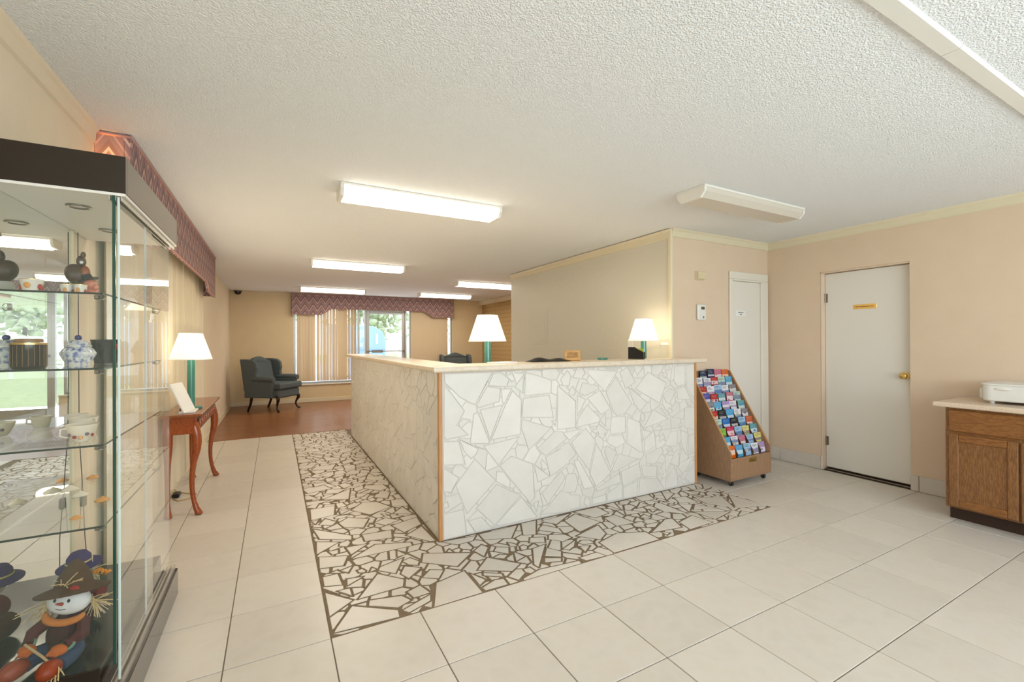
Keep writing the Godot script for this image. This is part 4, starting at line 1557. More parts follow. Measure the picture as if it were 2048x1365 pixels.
func showcase_contents() -> void:
	var gold: Material = M.brass
	# shelf 1: three printed glass cups and two figurines
	var clear := mat(Color(0.86, 0.84, 0.78), 0.15)
	var redp := mat(Color(0.62, 0.12, 0.06), 0.4)
	var yel := mat(Color(0.85, 0.6, 0.3), 0.4)
	var cups := [[-0.715, -2.06, 0.03, 0.042, "small cup with red and orange prints, alone at the left of the top shelf"], [-0.682, -2.24, 0.021, 0.048, "small cup with a red bird print on the top shelf"], [-0.64, -2.22, 0.02, 0.048, "small brownish printed cup in front of the pink figurine"]]
	for c in cups:
		var at := Vector3(c[0], 1.475, c[1])
		var t := thing("printed_cup", c[4], "cup", at, "printed cups on the top glass shelf")
		var r: float = c[2]
		var h: float = c[3]
		var b := MB.new()
		b.lathe([Vector2(0, 0.0), Vector2(r * 0.72, 0.0), Vector2(r, h), Vector2(r * 0.93, h), Vector2(r * 0.66, 0.004), Vector2(0, 0.004)], 24, Transform3D(Basis(), at))
		part("body", b, clear, t)
		for k in 5:
			b = MB.new()
			var a := k * 1.2566 + 0.4
			var d := Vector3(cos(a), 0, sin(a))
			b.ellipsoid(at + d * r * 0.87 + Vector3(0, h * (0.42 + 0.12 * (k % 2)), 0), Vector3(r * 0.12, h * 0.26, r * 0.3), Basis(Vector3.UP, -a), 10, 6)
			part("print", b, [redp, yel][k % 2], t)
		b = MB.new()
		b.lathe([Vector2(r * 0.92, h - 0.001), Vector2(r * 1.01, h - 0.001), Vector2(r * 1.01, h + 0.001), Vector2(r * 0.92, h + 0.001), Vector2(r * 0.92, h - 0.001)], 24, Transform3D(Basis(), at))
		part("rim", b, gold, t)
	var at := Vector3(-0.685, 1.475, -2.36)
	var t := thing("bird_figurine", "brown and white bird figurine standing behind the cups on the top shelf", "figurine", at)
	var b := MB.new()
	b.ellipsoid(at + Vector3(-0.002, 0.035, 0), Vector3(0.03, 0.035, 0.028))
	part("base", b, M.white_plastic, t)
	b = MB.new()
	b.ellipsoid(at + Vector3(-0.004, 0.1, 0), Vector3(0.036, 0.046, 0.032), Basis(Vector3(0, 0, 1), 0.5))
	b.ellipsoid(at + Vector3(0.008, 0.155, 0.002), Vector3(0.015, 0.024, 0.015))
	b.ellipsoid(at + Vector3(0.014, 0.182, 0.002), Vector3(0.008, 0.012, 0.009))
	part("body", b, mat(Color(0.29, 0.19, 0.11), 0.4), t)
	b = MB.new()
	b.ellipsoid(at + Vector3(0.024, 0.11, 0.016), Vector3(0.015, 0.026, 0.014))
	part("breast", b, mat(Color(0.58, 0.3, 0.12), 0.4), t)
	b = MB.new()
	b.ellipsoid(at + Vector3(0.012, 0.15, 0.015), Vector3(0.006, 0.006, 0.004))
	part("face", b, M.white_plastic, t)
	at = Vector3(-0.632, 1.475, -2.28)
	t = thing("pink_figurine", "pink seated figurine with a dark brimmed hat at the right of the top shelf", "figurine", at)
	b = MB.new()
	b.ellipsoid(at + Vector3(0, 0.026, 0), Vector3(0.029, 0.026, 0.027))
	b.ellipsoid(at + Vector3(0.006, 0.056, 0.008), Vector3(0.021, 0.02, 0.02))
	b.tube([at + Vector3(-0.025, 0.045, 0.01), at + Vector3(-0.005, 0.035, 0.028), at + Vector3(0.016, 0.028, 0.03)], [0.009, 0.008, 0.007], 8)
	b.ellipsoid(at + Vector3(0.023, 0.045, 0.018), Vector3(0.009, 0.012, 0.009))
	part("body", b, mat(Color(0.8, 0.5, 0.4), 0.4), t)
	b = MB.new()
	b.lathe([Vector2(0, 0.0), Vector2(0.032, 0.0), Vector2(0.032, 0.004), Vector2(0.017, 0.005), Vector2(0.015, 0.022), Vector2(0, 0.024)], 22, Transform3D(Basis(Vector3(0, 0, 1), 0.35), at + Vector3(0.0, 0.072, 0.008)))
	part("hat", b, mat(Color(0.1, 0.08, 0.07), 0.5), t)
	# shelf 2: striped pot, ginger jar, tapered pot
	at = Vector3(-0.712, 1.22, -2.03)
	t = thing("striped_pot", "dark brown ribbed pot with gold stripes and gold rim", "pot", at)
	b = MB.new()
	b.lathe([Vector2(0, 0), Vector2(0.038, 0), Vector2(0.042, 0.006), Vector2(0.0425, 0.083), Vector2(0.036, 0.083), Vector2(0.036, 0.01), Vector2(0, 0.01)], 40, Transform3D(Basis(), at))
	part("body", b, mat(Color(0.11, 0.055, 0.025), 0.18), t)
	var stripe := mat(Color(0.5, 0.36, 0.2), 0.4)
	for k in 20:
		b = MB.new()
		var a := TAU * k / 20.0
		var d := Vector3(cos(a), 0, sin(a)) * 0.0424
		b.tube([at + d + Vector3(0, 0.01, 0), at + d + Vector3(0, 0.078, 0)], 0.0008, 5)
		part("stripe", b, stripe, t)
	b = MB.new()
	b.lathe([Vector2(0.036, 0.08), Vector2(0.0445, 0.08), Vector2(0.0445, 0.086), Vector2(0.036, 0.086), Vector2(0.036, 0.08)], 40, Transform3D(Basis(), at))
	part("rim", b, gold, t)
	b = MB.new()
	b.lathe([Vector2(0, 0.087), Vector2(0.034, 0.087), Vector2(0.0345, 0.096), Vector2(0.031, 0.099), Vector2(0, 0.099)], 32, Transform3D(Basis(), at))
	part("lid", b, mat(Color(0.55, 0.4, 0.27), 0.4), t)
	at = Vector3(-0.69, 1.22, -2.37)
	t = thing("ginger_jar", "blue and white lidded porcelain jar with painted landscape", "jar", at)
	b = MB.new()
	b.lathe([Vector2(0, 0), Vector2(0.037, 0), Vector2(0.038, 0.008), Vector2(0.044, 0.02), Vector2(0.053, 0.038), Vector2(0.054, 0.046), Vector2(0.046, 0.06), Vector2(0.038, 0.068), Vector2(0.034, 0.071), Vector2(0.0, 0.071)], 36, Transform3D(Basis(), at), 1.2)
	part("body", b, porcelain(), t)
	b = MB.new()
	b.lathe([Vector2(0, 0.071), Vector2(0.041, 0.071), Vector2(0.041, 0.075), Vector2(0.034, 0.077), Vector2(0.032, 0.088), Vector2(0.02, 0.096), Vector2(0.008, 0.099), Vector2(0, 0.099)], 32, Transform3D(Basis(), at), 1.2)
	part("lid", b, porcelain(), t)
	b = MB.new()
	b.ellipsoid(at + Vector3(0, 0.107, 0), Vector3(0.011, 0.011, 0.011))
	part("lid_knob", b, mat(Color(0.16, 0.18, 0.42), 0.2), t)
	at = Vector3(-0.64, 1.22, -2.5)
	t = thing("tapered_pot", "dark brown tapered pot with a red mark beside the porcelain jar", "pot", at)
	b = MB.new()
	b.lathe([Vector2(0, 0), Vector2(0.037, 0), Vector2(0.0495, 0.1), Vector2(0.046, 0.1), Vector2(0.034, 0.006), Vector2(0, 0.006)], 36, Transform3D(Basis(), at))
	part("body", b, mat(Color(0.13, 0.09, 0.07), 0.16), t)
	b = MB.new()
	b.ellipsoid(at + Vector3(0.041, 0.07, 0.022), Vector3(0.005, 0.012, 0.009))
	part("red_mark", b, mat(Color(0.6, 0.1, 0.06), 0.3), t)
	# shelf 3: flowered cups
	var cream := mat(Color(0.88, 0.83, 0.74), 0.25)
	var rows := [[-0.595, -2.07, 0.045, 0.062, 0.35, "white flowered teacup nearest the front of the third shelf"], [-0.672, -2.36, 0.046, 0.05, 0.5, "white flowered bowl just behind the front teacup"], [-0.735, -2.52, 0.034, 0.045, 0.6, "small cream bowl with a handle at the back of the third shelf"]]
	for k in 3:
		var c: Array = rows[k]
		at = Vector3(c[0], 0.96, c[1])
		var r: float = c[2]
		var h: float = c[3]
		t = thing("china_cup", c[5], "cup", at, "china on the third glass shelf")
		b = MB.new()
		b.lathe([Vector2(0, 0), Vector2(r * c[4], 0), Vector2(r * (c[4] + 0.08), h * 0.08), Vector2(r * 0.84, h * 0.55), Vector2(r, h), Vector2(r * 0.95, h), Vector2(r * 0.78, h * 0.55), Vector2(r * 0.3, h * 0.12), Vector2(0, h * 0.12)], 32, Transform3D(Basis(), at), 1.2)
		part("body", b, cream, t)
		b = MB.new()
		var hd := Vector3(-0.75, 0, 0.66) if k == 0 else Vector3(0.8, 0, 0.6)
		b.tube([at + hd * r * 0.9 + Vector3(0, h * 0.85, 0), at + hd * r * 1.25 + Vector3(0, h * 0.85, 0), at + hd * r * 1.3 + Vector3(0, h * 0.5, 0), at + hd * r * 0.85 + Vector3(0, h * 0.35, 0)], 0.0035, 8)
		part("handle", b, cream, t)
		if k < 2:
			for i in 5:
				b = MB.new()
				var a := 0.5 + i * 0.42
				var rr := r * 0.86
				b.ellipsoid(at + Vector3(cos(a) * rr, h * (0.4 + 0.1 * sin(i * 2.0)), sin(a) * rr), Vector3(0.002, 0.006, 0.006), Basis(Vector3.UP, -a), 8, 5)
				part("flower", b, [redp, mat(Color(0.45, 0.35, 0.4), 0.4), yel][i % 3], t)
	# shelf 4: shells
	var shells := [[-0.765, -2.52, 0.026, cream, "pale shell at the mirror on the lowest glass shelf"], [-0.7, -2.41, 0.024, cream, "pale oval shell in the middle of the lowest glass shelf"], [-0.74, -2.7, 0.02, yel, "amber shell at the back of the lowest glass shelf"], [-0.6, -2.29, 0.022, yel, "striped tan shell near the sliding door of the case"], [-0.62, -2.1, 0.016, yel, "small orange shell at the front of the lowest glass shelf"]]
	for c in shells:
		at = Vector3(c[0], 0.684, c[1])
		t = thing("shell", c[4], "shell", at, "shells on the lowest glass shelf")
		b = MB.new()
		var n := 18
		var grid := []
		for i in 7:
			var row := []
			for j in n + 1:
				var s := i / 6.0
				var a := PI * (j / float(n) - 0.5) * 1.1
				var rib := 1.0 + 0.05 * cos(j * 3.0)
				row.append(at + Vector3(sin(a) * s * c[2] * 1.1 * rib, 0.001 + 0.55 * c[2] * (1.0 - s * s), (cos(a) * s - 0.4) * c[2] * 1.3 * rib))
			grid.append(row)
		b.sheet(grid, Vector3(0, 0.002, 0))
		part("shell_half", b, c[3], t)
		b = MB.new()
		b.ellipsoid(at + Vector3(0, 0.4 * c[2], -0.5 * c[2]), Vector3(0.35, 0.4, 0.3) * c[2])
		part("hinge_knob", b, c[3], t)
	# lamp cord inside
	b = MB.new()
	var cord := MB.new()
	b = cord
	b.tube([Vector3(-0.775, 1.8, -2.66), Vector3(-0.775, 1.3, -2.665), Vector3(-0.772, 0.9, -2.66), Vector3(-0.76, 0.66, -2.655), Vector3(-0.75, 0.45, -2.645), Vector3(-0.745, 0.3, -2.66), Vector3(-0.745, 0.222, -2.7)], 0.0017, 6)
	b.box(Vector3(-0.757, 0.6, -2.652), Vector3(0.022, 0.05, 0.02), 0.005)
	part("lamp_cord", b, mat(Color(0.16, 0.13, 0.1), 0.5), get_node("display_case"))
	dolls()


func porcelain() -> StandardMaterial3D:
	if M.has("porcelain"):
		return M.porcelain
	M.porcelain = tri_mat(noise(0.018, [Color(0.16, 0.2, 0.5), Color(0.3, 0.36, 0.62), Color(0.88, 0.88, 0.84), Color(0.92, 0.9, 0.85), Color(0.5, 0.56, 0.7)], 256, 3, FastNoiseLite.TYPE_SIMPLEX_SMOOTH, 61), Vector3(9, 9, 9), 0.12)
	return M.porcelain


# a seated straw doll, built in its own frame: x right, y up, z towards its front
func straw(b: MB, xf: Transform3D, at: Vector3, dir: Vector3, n: int, length: float, spread: float, sd: int) -> void:
	var r := RandomNumberGenerator.new()
	r.seed = sd
	for k in n:
		var d := (dir + Vector3(r.randfn(), r.randfn(), r.randfn()) * spread).normalized()
		var p := at + Vector3(r.randfn(), r.randfn(), r.randfn()) * 0.006
		b.tube([xf * p, xf * (p + d * length * 0.5), xf * (p + d * length * r.randf_range(0.8, 1.1) + Vector3(0, -0.004, 0))], 0.0014, 4)


func dolls() -> void:
	var strawm := mat(Color(0.85, 0.74, 0.52), 0.8)
	var at := Vector3(-0.65, 0.215, -2.09)
	var xf := Transform3D(Basis(Vector3.UP, -0.35).rotated(Vector3(0.45, 0, 0.9).normalized(), -0.12), at)
	var t := thing("straw_doll", "straw doll with white smiling face, brown hat and orange boots in the showcase", "doll", at, "autumn dolls in the showcase")
	var o := func(p: Vector3) -> Vector3: return xf * p
	var B := xf.basis
	var b := MB.new()
	b.ellipsoid(o.call(Vector3(0, 0.085, 0)), Vector3(0.056, 0.068, 0.045), B)
	b.ellipsoid(o.call(Vector3(0, 0.04, 0)), Vector3(0.052, 0.042, 0.048), B)
	part("shirt", b, mat(Color(0.24, 0.045, 0.04), 0.85), t)
	b = MB.new()
	for s in [-1.0, 1.0]:
		b.tube([o.call(Vector3(0.03 * s, 0.03, 0.0)), o.call(Vector3(0.05 * s, 0.034, 0.05)), o.call(Vector3(0.05 * s, 0.028, 0.09))], [0.03, 0.029, 0.026], 12)
	part("jeans", b, mat(Color(0.2, 0.25, 0.36), 0.85), t)
	for s in [-1.0, 1.0]:
		b = MB.new()
		b.ellipsoid(o.call(Vector3(0.05 * s - 0.004, 0.03, 0.118)), Vector3(0.03, 0.029, 0.042), B.rotated(Vector3.UP, 0.25 * s))
		part("boot", b, mat(Color(0.56, 0.22, 0.08), 0.45), t)
	b = MB.new()
	b.ellipsoid(o.call(Vector3(0.0, 0.195, 0.012)), Vector3(0.066, 0.046, 0.036), B)
	part("face", b, mat(Color(0.86, 0.86, 0.83), 0.8), t)
	for s in [-1.0, 1.0]:
		b = MB.new()
		b.ellipsoid(o.call(Vector3(0.021 * s, 0.207, 0.045)), Vector3(0.0045, 0.006, 0.003), B, 10, 6)
		part("eye", b, M.black, t)
	b = MB.new()
	b.lathe([Vector2(0.006, 0), Vector2(0.003, 0.018), Vector2(0, 0.026)], 10, Transform3D(B * Basis(Vector3(1, 0, 0), 1.15) * Basis(Vector3(0, 0, 1), 0.3), o.call(Vector3(0.004, 0.197, 0.046))))
	part("nose", b, mat(Color(0.62, 0.25, 0.16), 0.6), t)
	b = MB.new()
	var sm := []
	for k in 9:
		var q := (k - 4) / 4.0
		sm.append(o.call(Vector3(q * 0.037, 0.178 + 0.013 * q * q, 0.046 - 0.012 * q * q)))
	b.tube(sm, 0.0013, 5)
	part("mouth", b, M.black, t)
	b = MB.new()
	b.lathe([Vector2(0.0, 0), Vector2(0.098, -0.012), Vector2(0.1, -0.006), Vector2(0.052, 0.01), Vector2(0.044, 0.04), Vector2(0.026, 0.07), Vector2(0.01, 0.09), Vector2(0, 0.094)], 24, Transform3D(B * Basis(Vector3(0, 0, 1), 0.16) * Basis(Vector3(1, 0, 0), -0.15), o.call(Vector3(0.0, 0.232, 0.0))))
	part("hat", b, mat(Color(0.31, 0.2, 0.09), 0.9), t)
	b = MB.new()
	straw(b, xf, Vector3(0.0, 0.256, 0.045), Vector3(0.6, 0.1, 0.3), 10, 0.05, 0.5, 3)
	straw(b, xf, Vector3(-0.066, 0.18, 0.01), Vector3(-0.5, -0.8, 0.2), 16, 0.075, 0.35, 4)
	straw(b, xf, Vector3(0.066, 0.19, 0.0), Vector3(0.7, -0.4, 0.2), 16, 0.06, 0.4, 5)
	part("straw", b, strawm, t)
	b = MB.new()
	b.ellipsoid(o.call(Vector3(0.038, 0.25, 0.052)), Vector3(0.014, 0.01, 0.009), B)
	part("hat_ribbon", b, mat(Color(0.6, 0.1, 0.08), 0.7), t)
	b = MB.new()
	var cl := []
	for k in 13:
		var a := PI * (k / 12.0) + PI
		cl.append(o.call(Vector3(cos(a) * 0.058, 0.156 + 0.022 * sin(a), 0.02 - sin(a) * 0.022)))
	b.tube(cl, [0.006, 0.009, 0.011, 0.012, 0.012, 0.012, 0.012, 0.012, 0.012, 0.012, 0.011, 0.009, 0.006], 8)
	part("collar", b, mat(Color(0.76, 0.46, 0.18), 0.8), t)
	for s in [-1.0, 1.0]:
		b = MB.new()
		b.tube([o.call(Vector3(0.05 * s, 0.13, 0.01)), o.call(Vector3(0.075 * s, 0.1, 0.04)), o.call(Vector3(0.055 * s, 0.082, 0.075))], [0.02, 0.02, 0.017], 10)
		part("sleeve", b, mat(Color(0.3, 0.06, 0.04), 0.85), t)
		b = MB.new()
		b.ellipsoid(o.call(Vector3(0.046 * s, 0.074, 0.09)), Vector3(0.024, 0.017, 0.018), B)
		for f in 4:
			b.tube([o.call(Vector3((0.03 + f * 0.008) * s, 0.074 - f * 0.001, 0.1)), o.call(Vector3((0.028 + f * 0.008) * s, 0.066, 0.112))], [0.0055, 0.0045], 6)
		part("glove", b, mat(Color(0.72, 0.36, 0.06), 0.8), t)
		b = MB.new()
		b.lathe([Vector2(0.017, -0.008), Vector2(0.022, 0), Vector2(0.017, 0.008)], 14, Transform3D(B * Basis(Vector3(1, 0, 0), 0.8), o.call(Vector3(0.058 * s, 0.083, 0.073))))
		part("cuff", b, mat(Color(0.4, 0.52, 0.42), 0.9), t)
	b = MB.new()
	b.tube([o.call(Vector3(-0.045, 0.1, 0.105)), o.call(Vector3(0.02, 0.07, 0.118)), o.call(Vector3(0.065, 0.035, 0.12))], 0.004, 6)
	part("broomstick", b, mat(Color(0.7, 0.6, 0.42), 0.7), t)
	b = MB.new()
	straw(b, xf, Vector3(0.068, 0.032, 0.12), Vector3(-0.2, -0.8, 0.2), 22, 0.035, 0.4, 9)
	part("broom_head", b, strawm, t)
	# the taller one behind
	at = Vector3(-0.7, 0.215, -2.33)
	xf = Transform3D(Basis(Vector3.UP, -0.35).rotated(Vector3(0.45, 0, 0.9).normalized(), -0.1).scaled(Vector3.ONE * 0.8), at)
	B = xf.basis
	t = thing("straw_doll", "straw doll with purple hat and a sunflower behind the brown-hatted doll", "doll", at, "autumn dolls in the showcase")
	o = func(p: Vector3) -> Vector3: return xf * p
	b = MB.new()
	b.ellipsoid(o.call(Vector3(0.03, 0.06, 0.0)), Vector3(0.085, 0.064, 0.06), B)
	part("skirt", b, mat(Color(0.34, 0.15, 0.05), 0.9), t)
	b = MB.new()
	b.ellipsoid(o.call(Vector3(0.03, 0.15, 0)), Vector3(0.06, 0.06, 0.045), B)
	b.tube([o.call(Vector3(0.07, 0.17, 0.01)), o.call(Vector3(0.11, 0.165, 0.03)), o.call(Vector3(0.14, 0.17, 0.04))], [0.024, 0.022, 0.02], 10)
	part("shirt", b, mat(Color(0.42, 0.07, 0.06), 0.85), t)
	b = MB.new()
	b.ellipsoid(o.call(Vector3(0.02, 0.25, 0)), Vector3(0.045, 0.045, 0.04), B)
	part("head", b, mat(Color(0.84, 0.78, 0.66), 0.9), t)
	b = MB.new()
	b.lathe([Vector2(0, 0.0), Vector2(0.085, -0.016), Vector2(0.086, -0.011), Vector2(0.048, 0.004), Vector2(0.045, 0.03), Vector2(0.03, 0.052), Vector2(0, 0.058)], 24, Transform3D(B * Basis(Vector3(0, 0, 1), 0.1) * Basis(Vector3(1, 0, 0), 0.15), o.call(Vector3(0.0, 0.285, 0.0))))
	part("hat", b, mat(Color(0.22, 0.14, 0.36), 0.85), t)
	b = MB.new()
	b.lathe([Vector2(0.0475, 0.004), Vector2(0.051, 0.009), Vector2(0.0475, 0.014)], 24, Transform3D(B * Basis(Vector3(0, 0, 1), 0.1) * Basis(Vector3(1, 0, 0), 0.15), o.call(Vector3(0.0, 0.285, 0.0))))
	part("hat_band", b, mat(Color(0.75, 0.66, 0.4), 0.9), t)
	b = MB.new()
	straw(b, xf, Vector3(0.06, 0.25, 0.01), Vector3(0.5, -0.6, 0.3), 30, 0.07, 0.5, 13)
	straw(b, xf, Vector3(0.1, 0.11, 0.02), Vector3(0.5, -0.7, 0.3), 26, 0.07, 0.5, 14)
	part("straw", b, mat(Color(0.86, 0.8, 0.66), 0.8), t)
	b = MB.new()
	b.tube([o.call(Vector3(0.12, 0.14, 0.03)), o.call(Vector3(0.125, 0.2, 0.03)), o.call(Vector3(0.125, 0.25, 0.03))], 0.004, 6)
	part("stem", b, mat(Color(0.2, 0.3, 0.12), 0.7), t)
	for k in 12:
		b = MB.new()
		var a := TAU * k / 12.0
		b.ellipsoid(o.call(Vector3(0.125 + cos(a) * 0.026, 0.256 + sin(a) * 0.012, 0.034 + sin(a) * 0.02)), Vector3(0.017, 0.003, 0.007), B * Basis(Vector3(1, 0, 0), 0.9) * Basis(Vector3.UP, -a), 8, 5)
		part("petal", b, mat(Color(0.86, 0.55, 0.06), 0.7), t)
	b = MB.new()
	b.ellipsoid(o.call(Vector3(0.125, 0.257, 0.037)), Vector3(0.014, 0.008, 0.01), B, 12, 7)
	part("flower_centre", b, mat(Color(0.14, 0.07, 0.03), 0.9), t)


# ------------------------------------------------------------------ table lamps
func lamp(at: Vector3, label: String, stem := 0.355, rk := 1.0) -> Node3D:
	var t := thing("table_lamp", label, "lamp", at, "green-stemmed table lamps")
	var xf := Transform3D(Basis(), at)
	var b := MB.new()
	b.lathe([Vector2(0, 0), Vector2(0.075, 0), Vector2(0.078, 0.006), Vector2(0.076, 0.014), Vector2(0.03, 0.022), Vector2(0, 0.022)], 32, xf)
	part("base", b, M.green_glaze, t)
	b = MB.new()
	b.lathe([Vector2(0.027, 0.02), Vector2(0.027, stem + 0.06), Vector2(0.012, stem + 0.07), Vector2(0.008, stem + 0.09), Vector2(0, stem + 0.09)], 28, xf)
	part("column", b, M.green_glaze, t)
	b = MB.new()
	var top := stem + 0.215
	b.lathe([Vector2(0.15 * rk, stem), Vector2(0.081 * rk, top), Vector2(0.081 * rk - 0.002, top), Vector2(0.15 * rk - 0.002, stem), Vector2(0.15 * rk, stem)], 40, xf)
	var sh := part("shade", b, M.shade, t)
	b = MB.new()
	b.lathe([Vector2(0.15 * rk - 0.003, stem - 0.001), Vector2(0.15 * rk + 0.0015, stem - 0.001), Vector2(0.15 * rk - 0.0005, stem + 0.007), Vector2(0.15 * rk - 0.0045, stem + 0.007), Vector2(0.15 * rk - 0.003, stem - 0.001)], 40, xf)
	part("shade_trim", b, M.paper, sh)
	b = MB.new()
	b.lathe([Vector2(0.081 * rk - 0.002, top - 0.005), Vector2(0.081 * rk + 0.0022, top - 0.005), Vector2(0.081 * rk + 0.0012, top + 0.002), Vector2(0.081 * rk - 0.002, top + 0.002), Vector2(0.081 * rk - 0.002, top - 0.005)], 40, xf)
	part("shade_trim", b, M.paper, sh)
	b = MB.new()
	b.ellipsoid(at + Vector3(0, stem + 0.12, 0), Vector3(0.03, 0.036, 0.03), Basis(), 16, 10)
	part("bulb", b, M.bulb, t)
	var l := OmniLight3D.new()
	l.name = "lamp_light"
	l.light_color = Color(1.0, 0.94, 0.84)
	l.light_energy = LAMP
	l.light_size = 0.03
	l.omni_range = 12.0
	l.omni_attenuation = 2.0
	l.shadow_enabled = true
	t.add_child(l)
	l.position = Vector3(0, stem + 0.12, 0)
	return t


# ------------------------------------------------------------------ console table on the left
func cabriole(b: MB, x: float, z: float, high: float, dx: float, dz: float, k := 1.0) -> void:
	var pts := []
	var rad := []
	for i in 15:
		var s := i / 14.0
		var y := high * (1.0 - s)
		var bow := 0.022 * sin(clampf(s / 0.42, 0, 1) * PI) - 0.014 * sin(clampf((s - 0.42) / 0.45, 0, 1) * PI) + 0.034 * pow(clampf((s - 0.82) / 0.18, 0, 1), 1.5)
		var r := lerpf(0.03, 0.017, smoothstep(0.0, 0.75, s)) + 0.006 * sin(clampf(s / 0.4, 0, 1) * PI)
		if s > 0.86:
			r = lerpf(0.016, 0.026, (s - 0.86) / 0.14)
		if s > 0.98:
			y = 0.012
			r = 0.026
		pts.append(Vector3(x + dx * bow * k, y, z + dz * bow * k))
		rad.append(r * k)
	b.tube(pts, rad, 12)
	var foot: Vector3 = pts[-1]
	b.ellipsoid(Vector3(foot.x, 0.013, foot.z), Vector3(0.029, 0.013, 0.029) * k)


func console() -> void:
	var t := thing("console_table", "reddish wooden console table with curved legs beside the curtains", "table", Vector3(-0.65, 0, -4.66))
	var z0 := -5.24
	var z1 := -4.08
	var b := MB.new()
	b.span(Vector3(-0.738, 0.75, z0 - 0.04), Vector3(-0.485, 0.772, z1 + 0.04), 0.006)
	part("tabletop", b, M.mahogany_top, t)
	b = MB.new()
	b.span(Vector3(-0.728, 0.62, z0), Vector3(-0.525, 0.75, z1), 0.004)
	part("apron", b, M.mahogany, t)
	b = MB.new()
	b.span(Vector3(-0.526, 0.63, z0 + 0.07), Vector3(-0.518, 0.725, z1 - 0.07), 0.003)
	var c := part("carved_panel", b, M.carved, t)
	for k in 9:
		b = MB.new()
		var z := lerpf(z1 - 0.12, z0 + 0.12, k / 8.0)
		b.span(Vector3(-0.519, 0.645, z - 0.05), Vector3(-0.514, 0.71, z + 0.05), 0.002)
		b.ellipsoid(Vector3(-0.514, 0.678, z), Vector3(0.006, 0.02, 0.036), Basis(), 10, 6)
		part("carving", b, M.mahogany, c)
	for q in [[-0.545, z1 - 0.03, 1, 0.35], [-0.545, z0 + 0.03, 1, -0.35], [-0.705, z1 - 0.03, 0.15, 0.5], [-0.705, z0 + 0.03, 0.15, -0.5]]:
		b = MB.new()
		cabriole(b, q[0], q[1], 0.7, q[2], q[3], 0.95)
		part("leg", b, M.mahogany, t)
	lamp(Vector3(-0.603, 0.772, -4.42), "table lamp with white shade on the wooden console table", 0.4, 0.98)
	# a leaning white card frame and a tray
	t = thing("card_stand", "white card stand leaning back on the console table", "card stand", Vector3(-0.6, 0.772, -4.25))
	b = MB.new()
	b.box(Vector3(-0.63, 0.885, -4.22), Vector3(0.2, 0.24, 0.012), 0.002, Basis(Vector3.UP, 1.35) * Basis(Vector3(1, 0, 0), -0.4))
	part("card", b, M.white_plastic, t)
	b = MB.new()
	b.box(Vector3(-0.59, 0.778, -4.22), Vector3(0.1, 0.012, 0.2), 0.003)
	part("foot", b, M.white_plastic, t)
	b = MB.new()
	b.tube([Vector3(-0.79, 0.02, -4.85), Vector3(-0.75, 0.006, -4.78), Vector3(-0.66, 0.004, -4.7), Vector3(-0.6, 0.004, -4.66), Vector3(-0.63, 0.004, -4.55), Vector3(-0.71, 0.004, -4.52), Vector3(-0.76, 0.006, -4.62), Vector3(-0.775, 0.02, -4.75)], 0.004, 6)
	solo("extension_cable", b, mat(Color(0.75, 0.6, 0.33), 0.6), "tan power cord looped on the tiles under the console table", "cord", Vector3(-0.7, 0, -4.7))
	b = MB.new()
	b.box(Vector3(-0.74, 0.018, -4.66), Vector3(0.05, 0.032, 0.1), 0.006)
	solo("plug_adapter", b, M.black, "black power adapter on the floor beside the tan cord", "adapter", Vector3(-0.74, 0, -4.66))


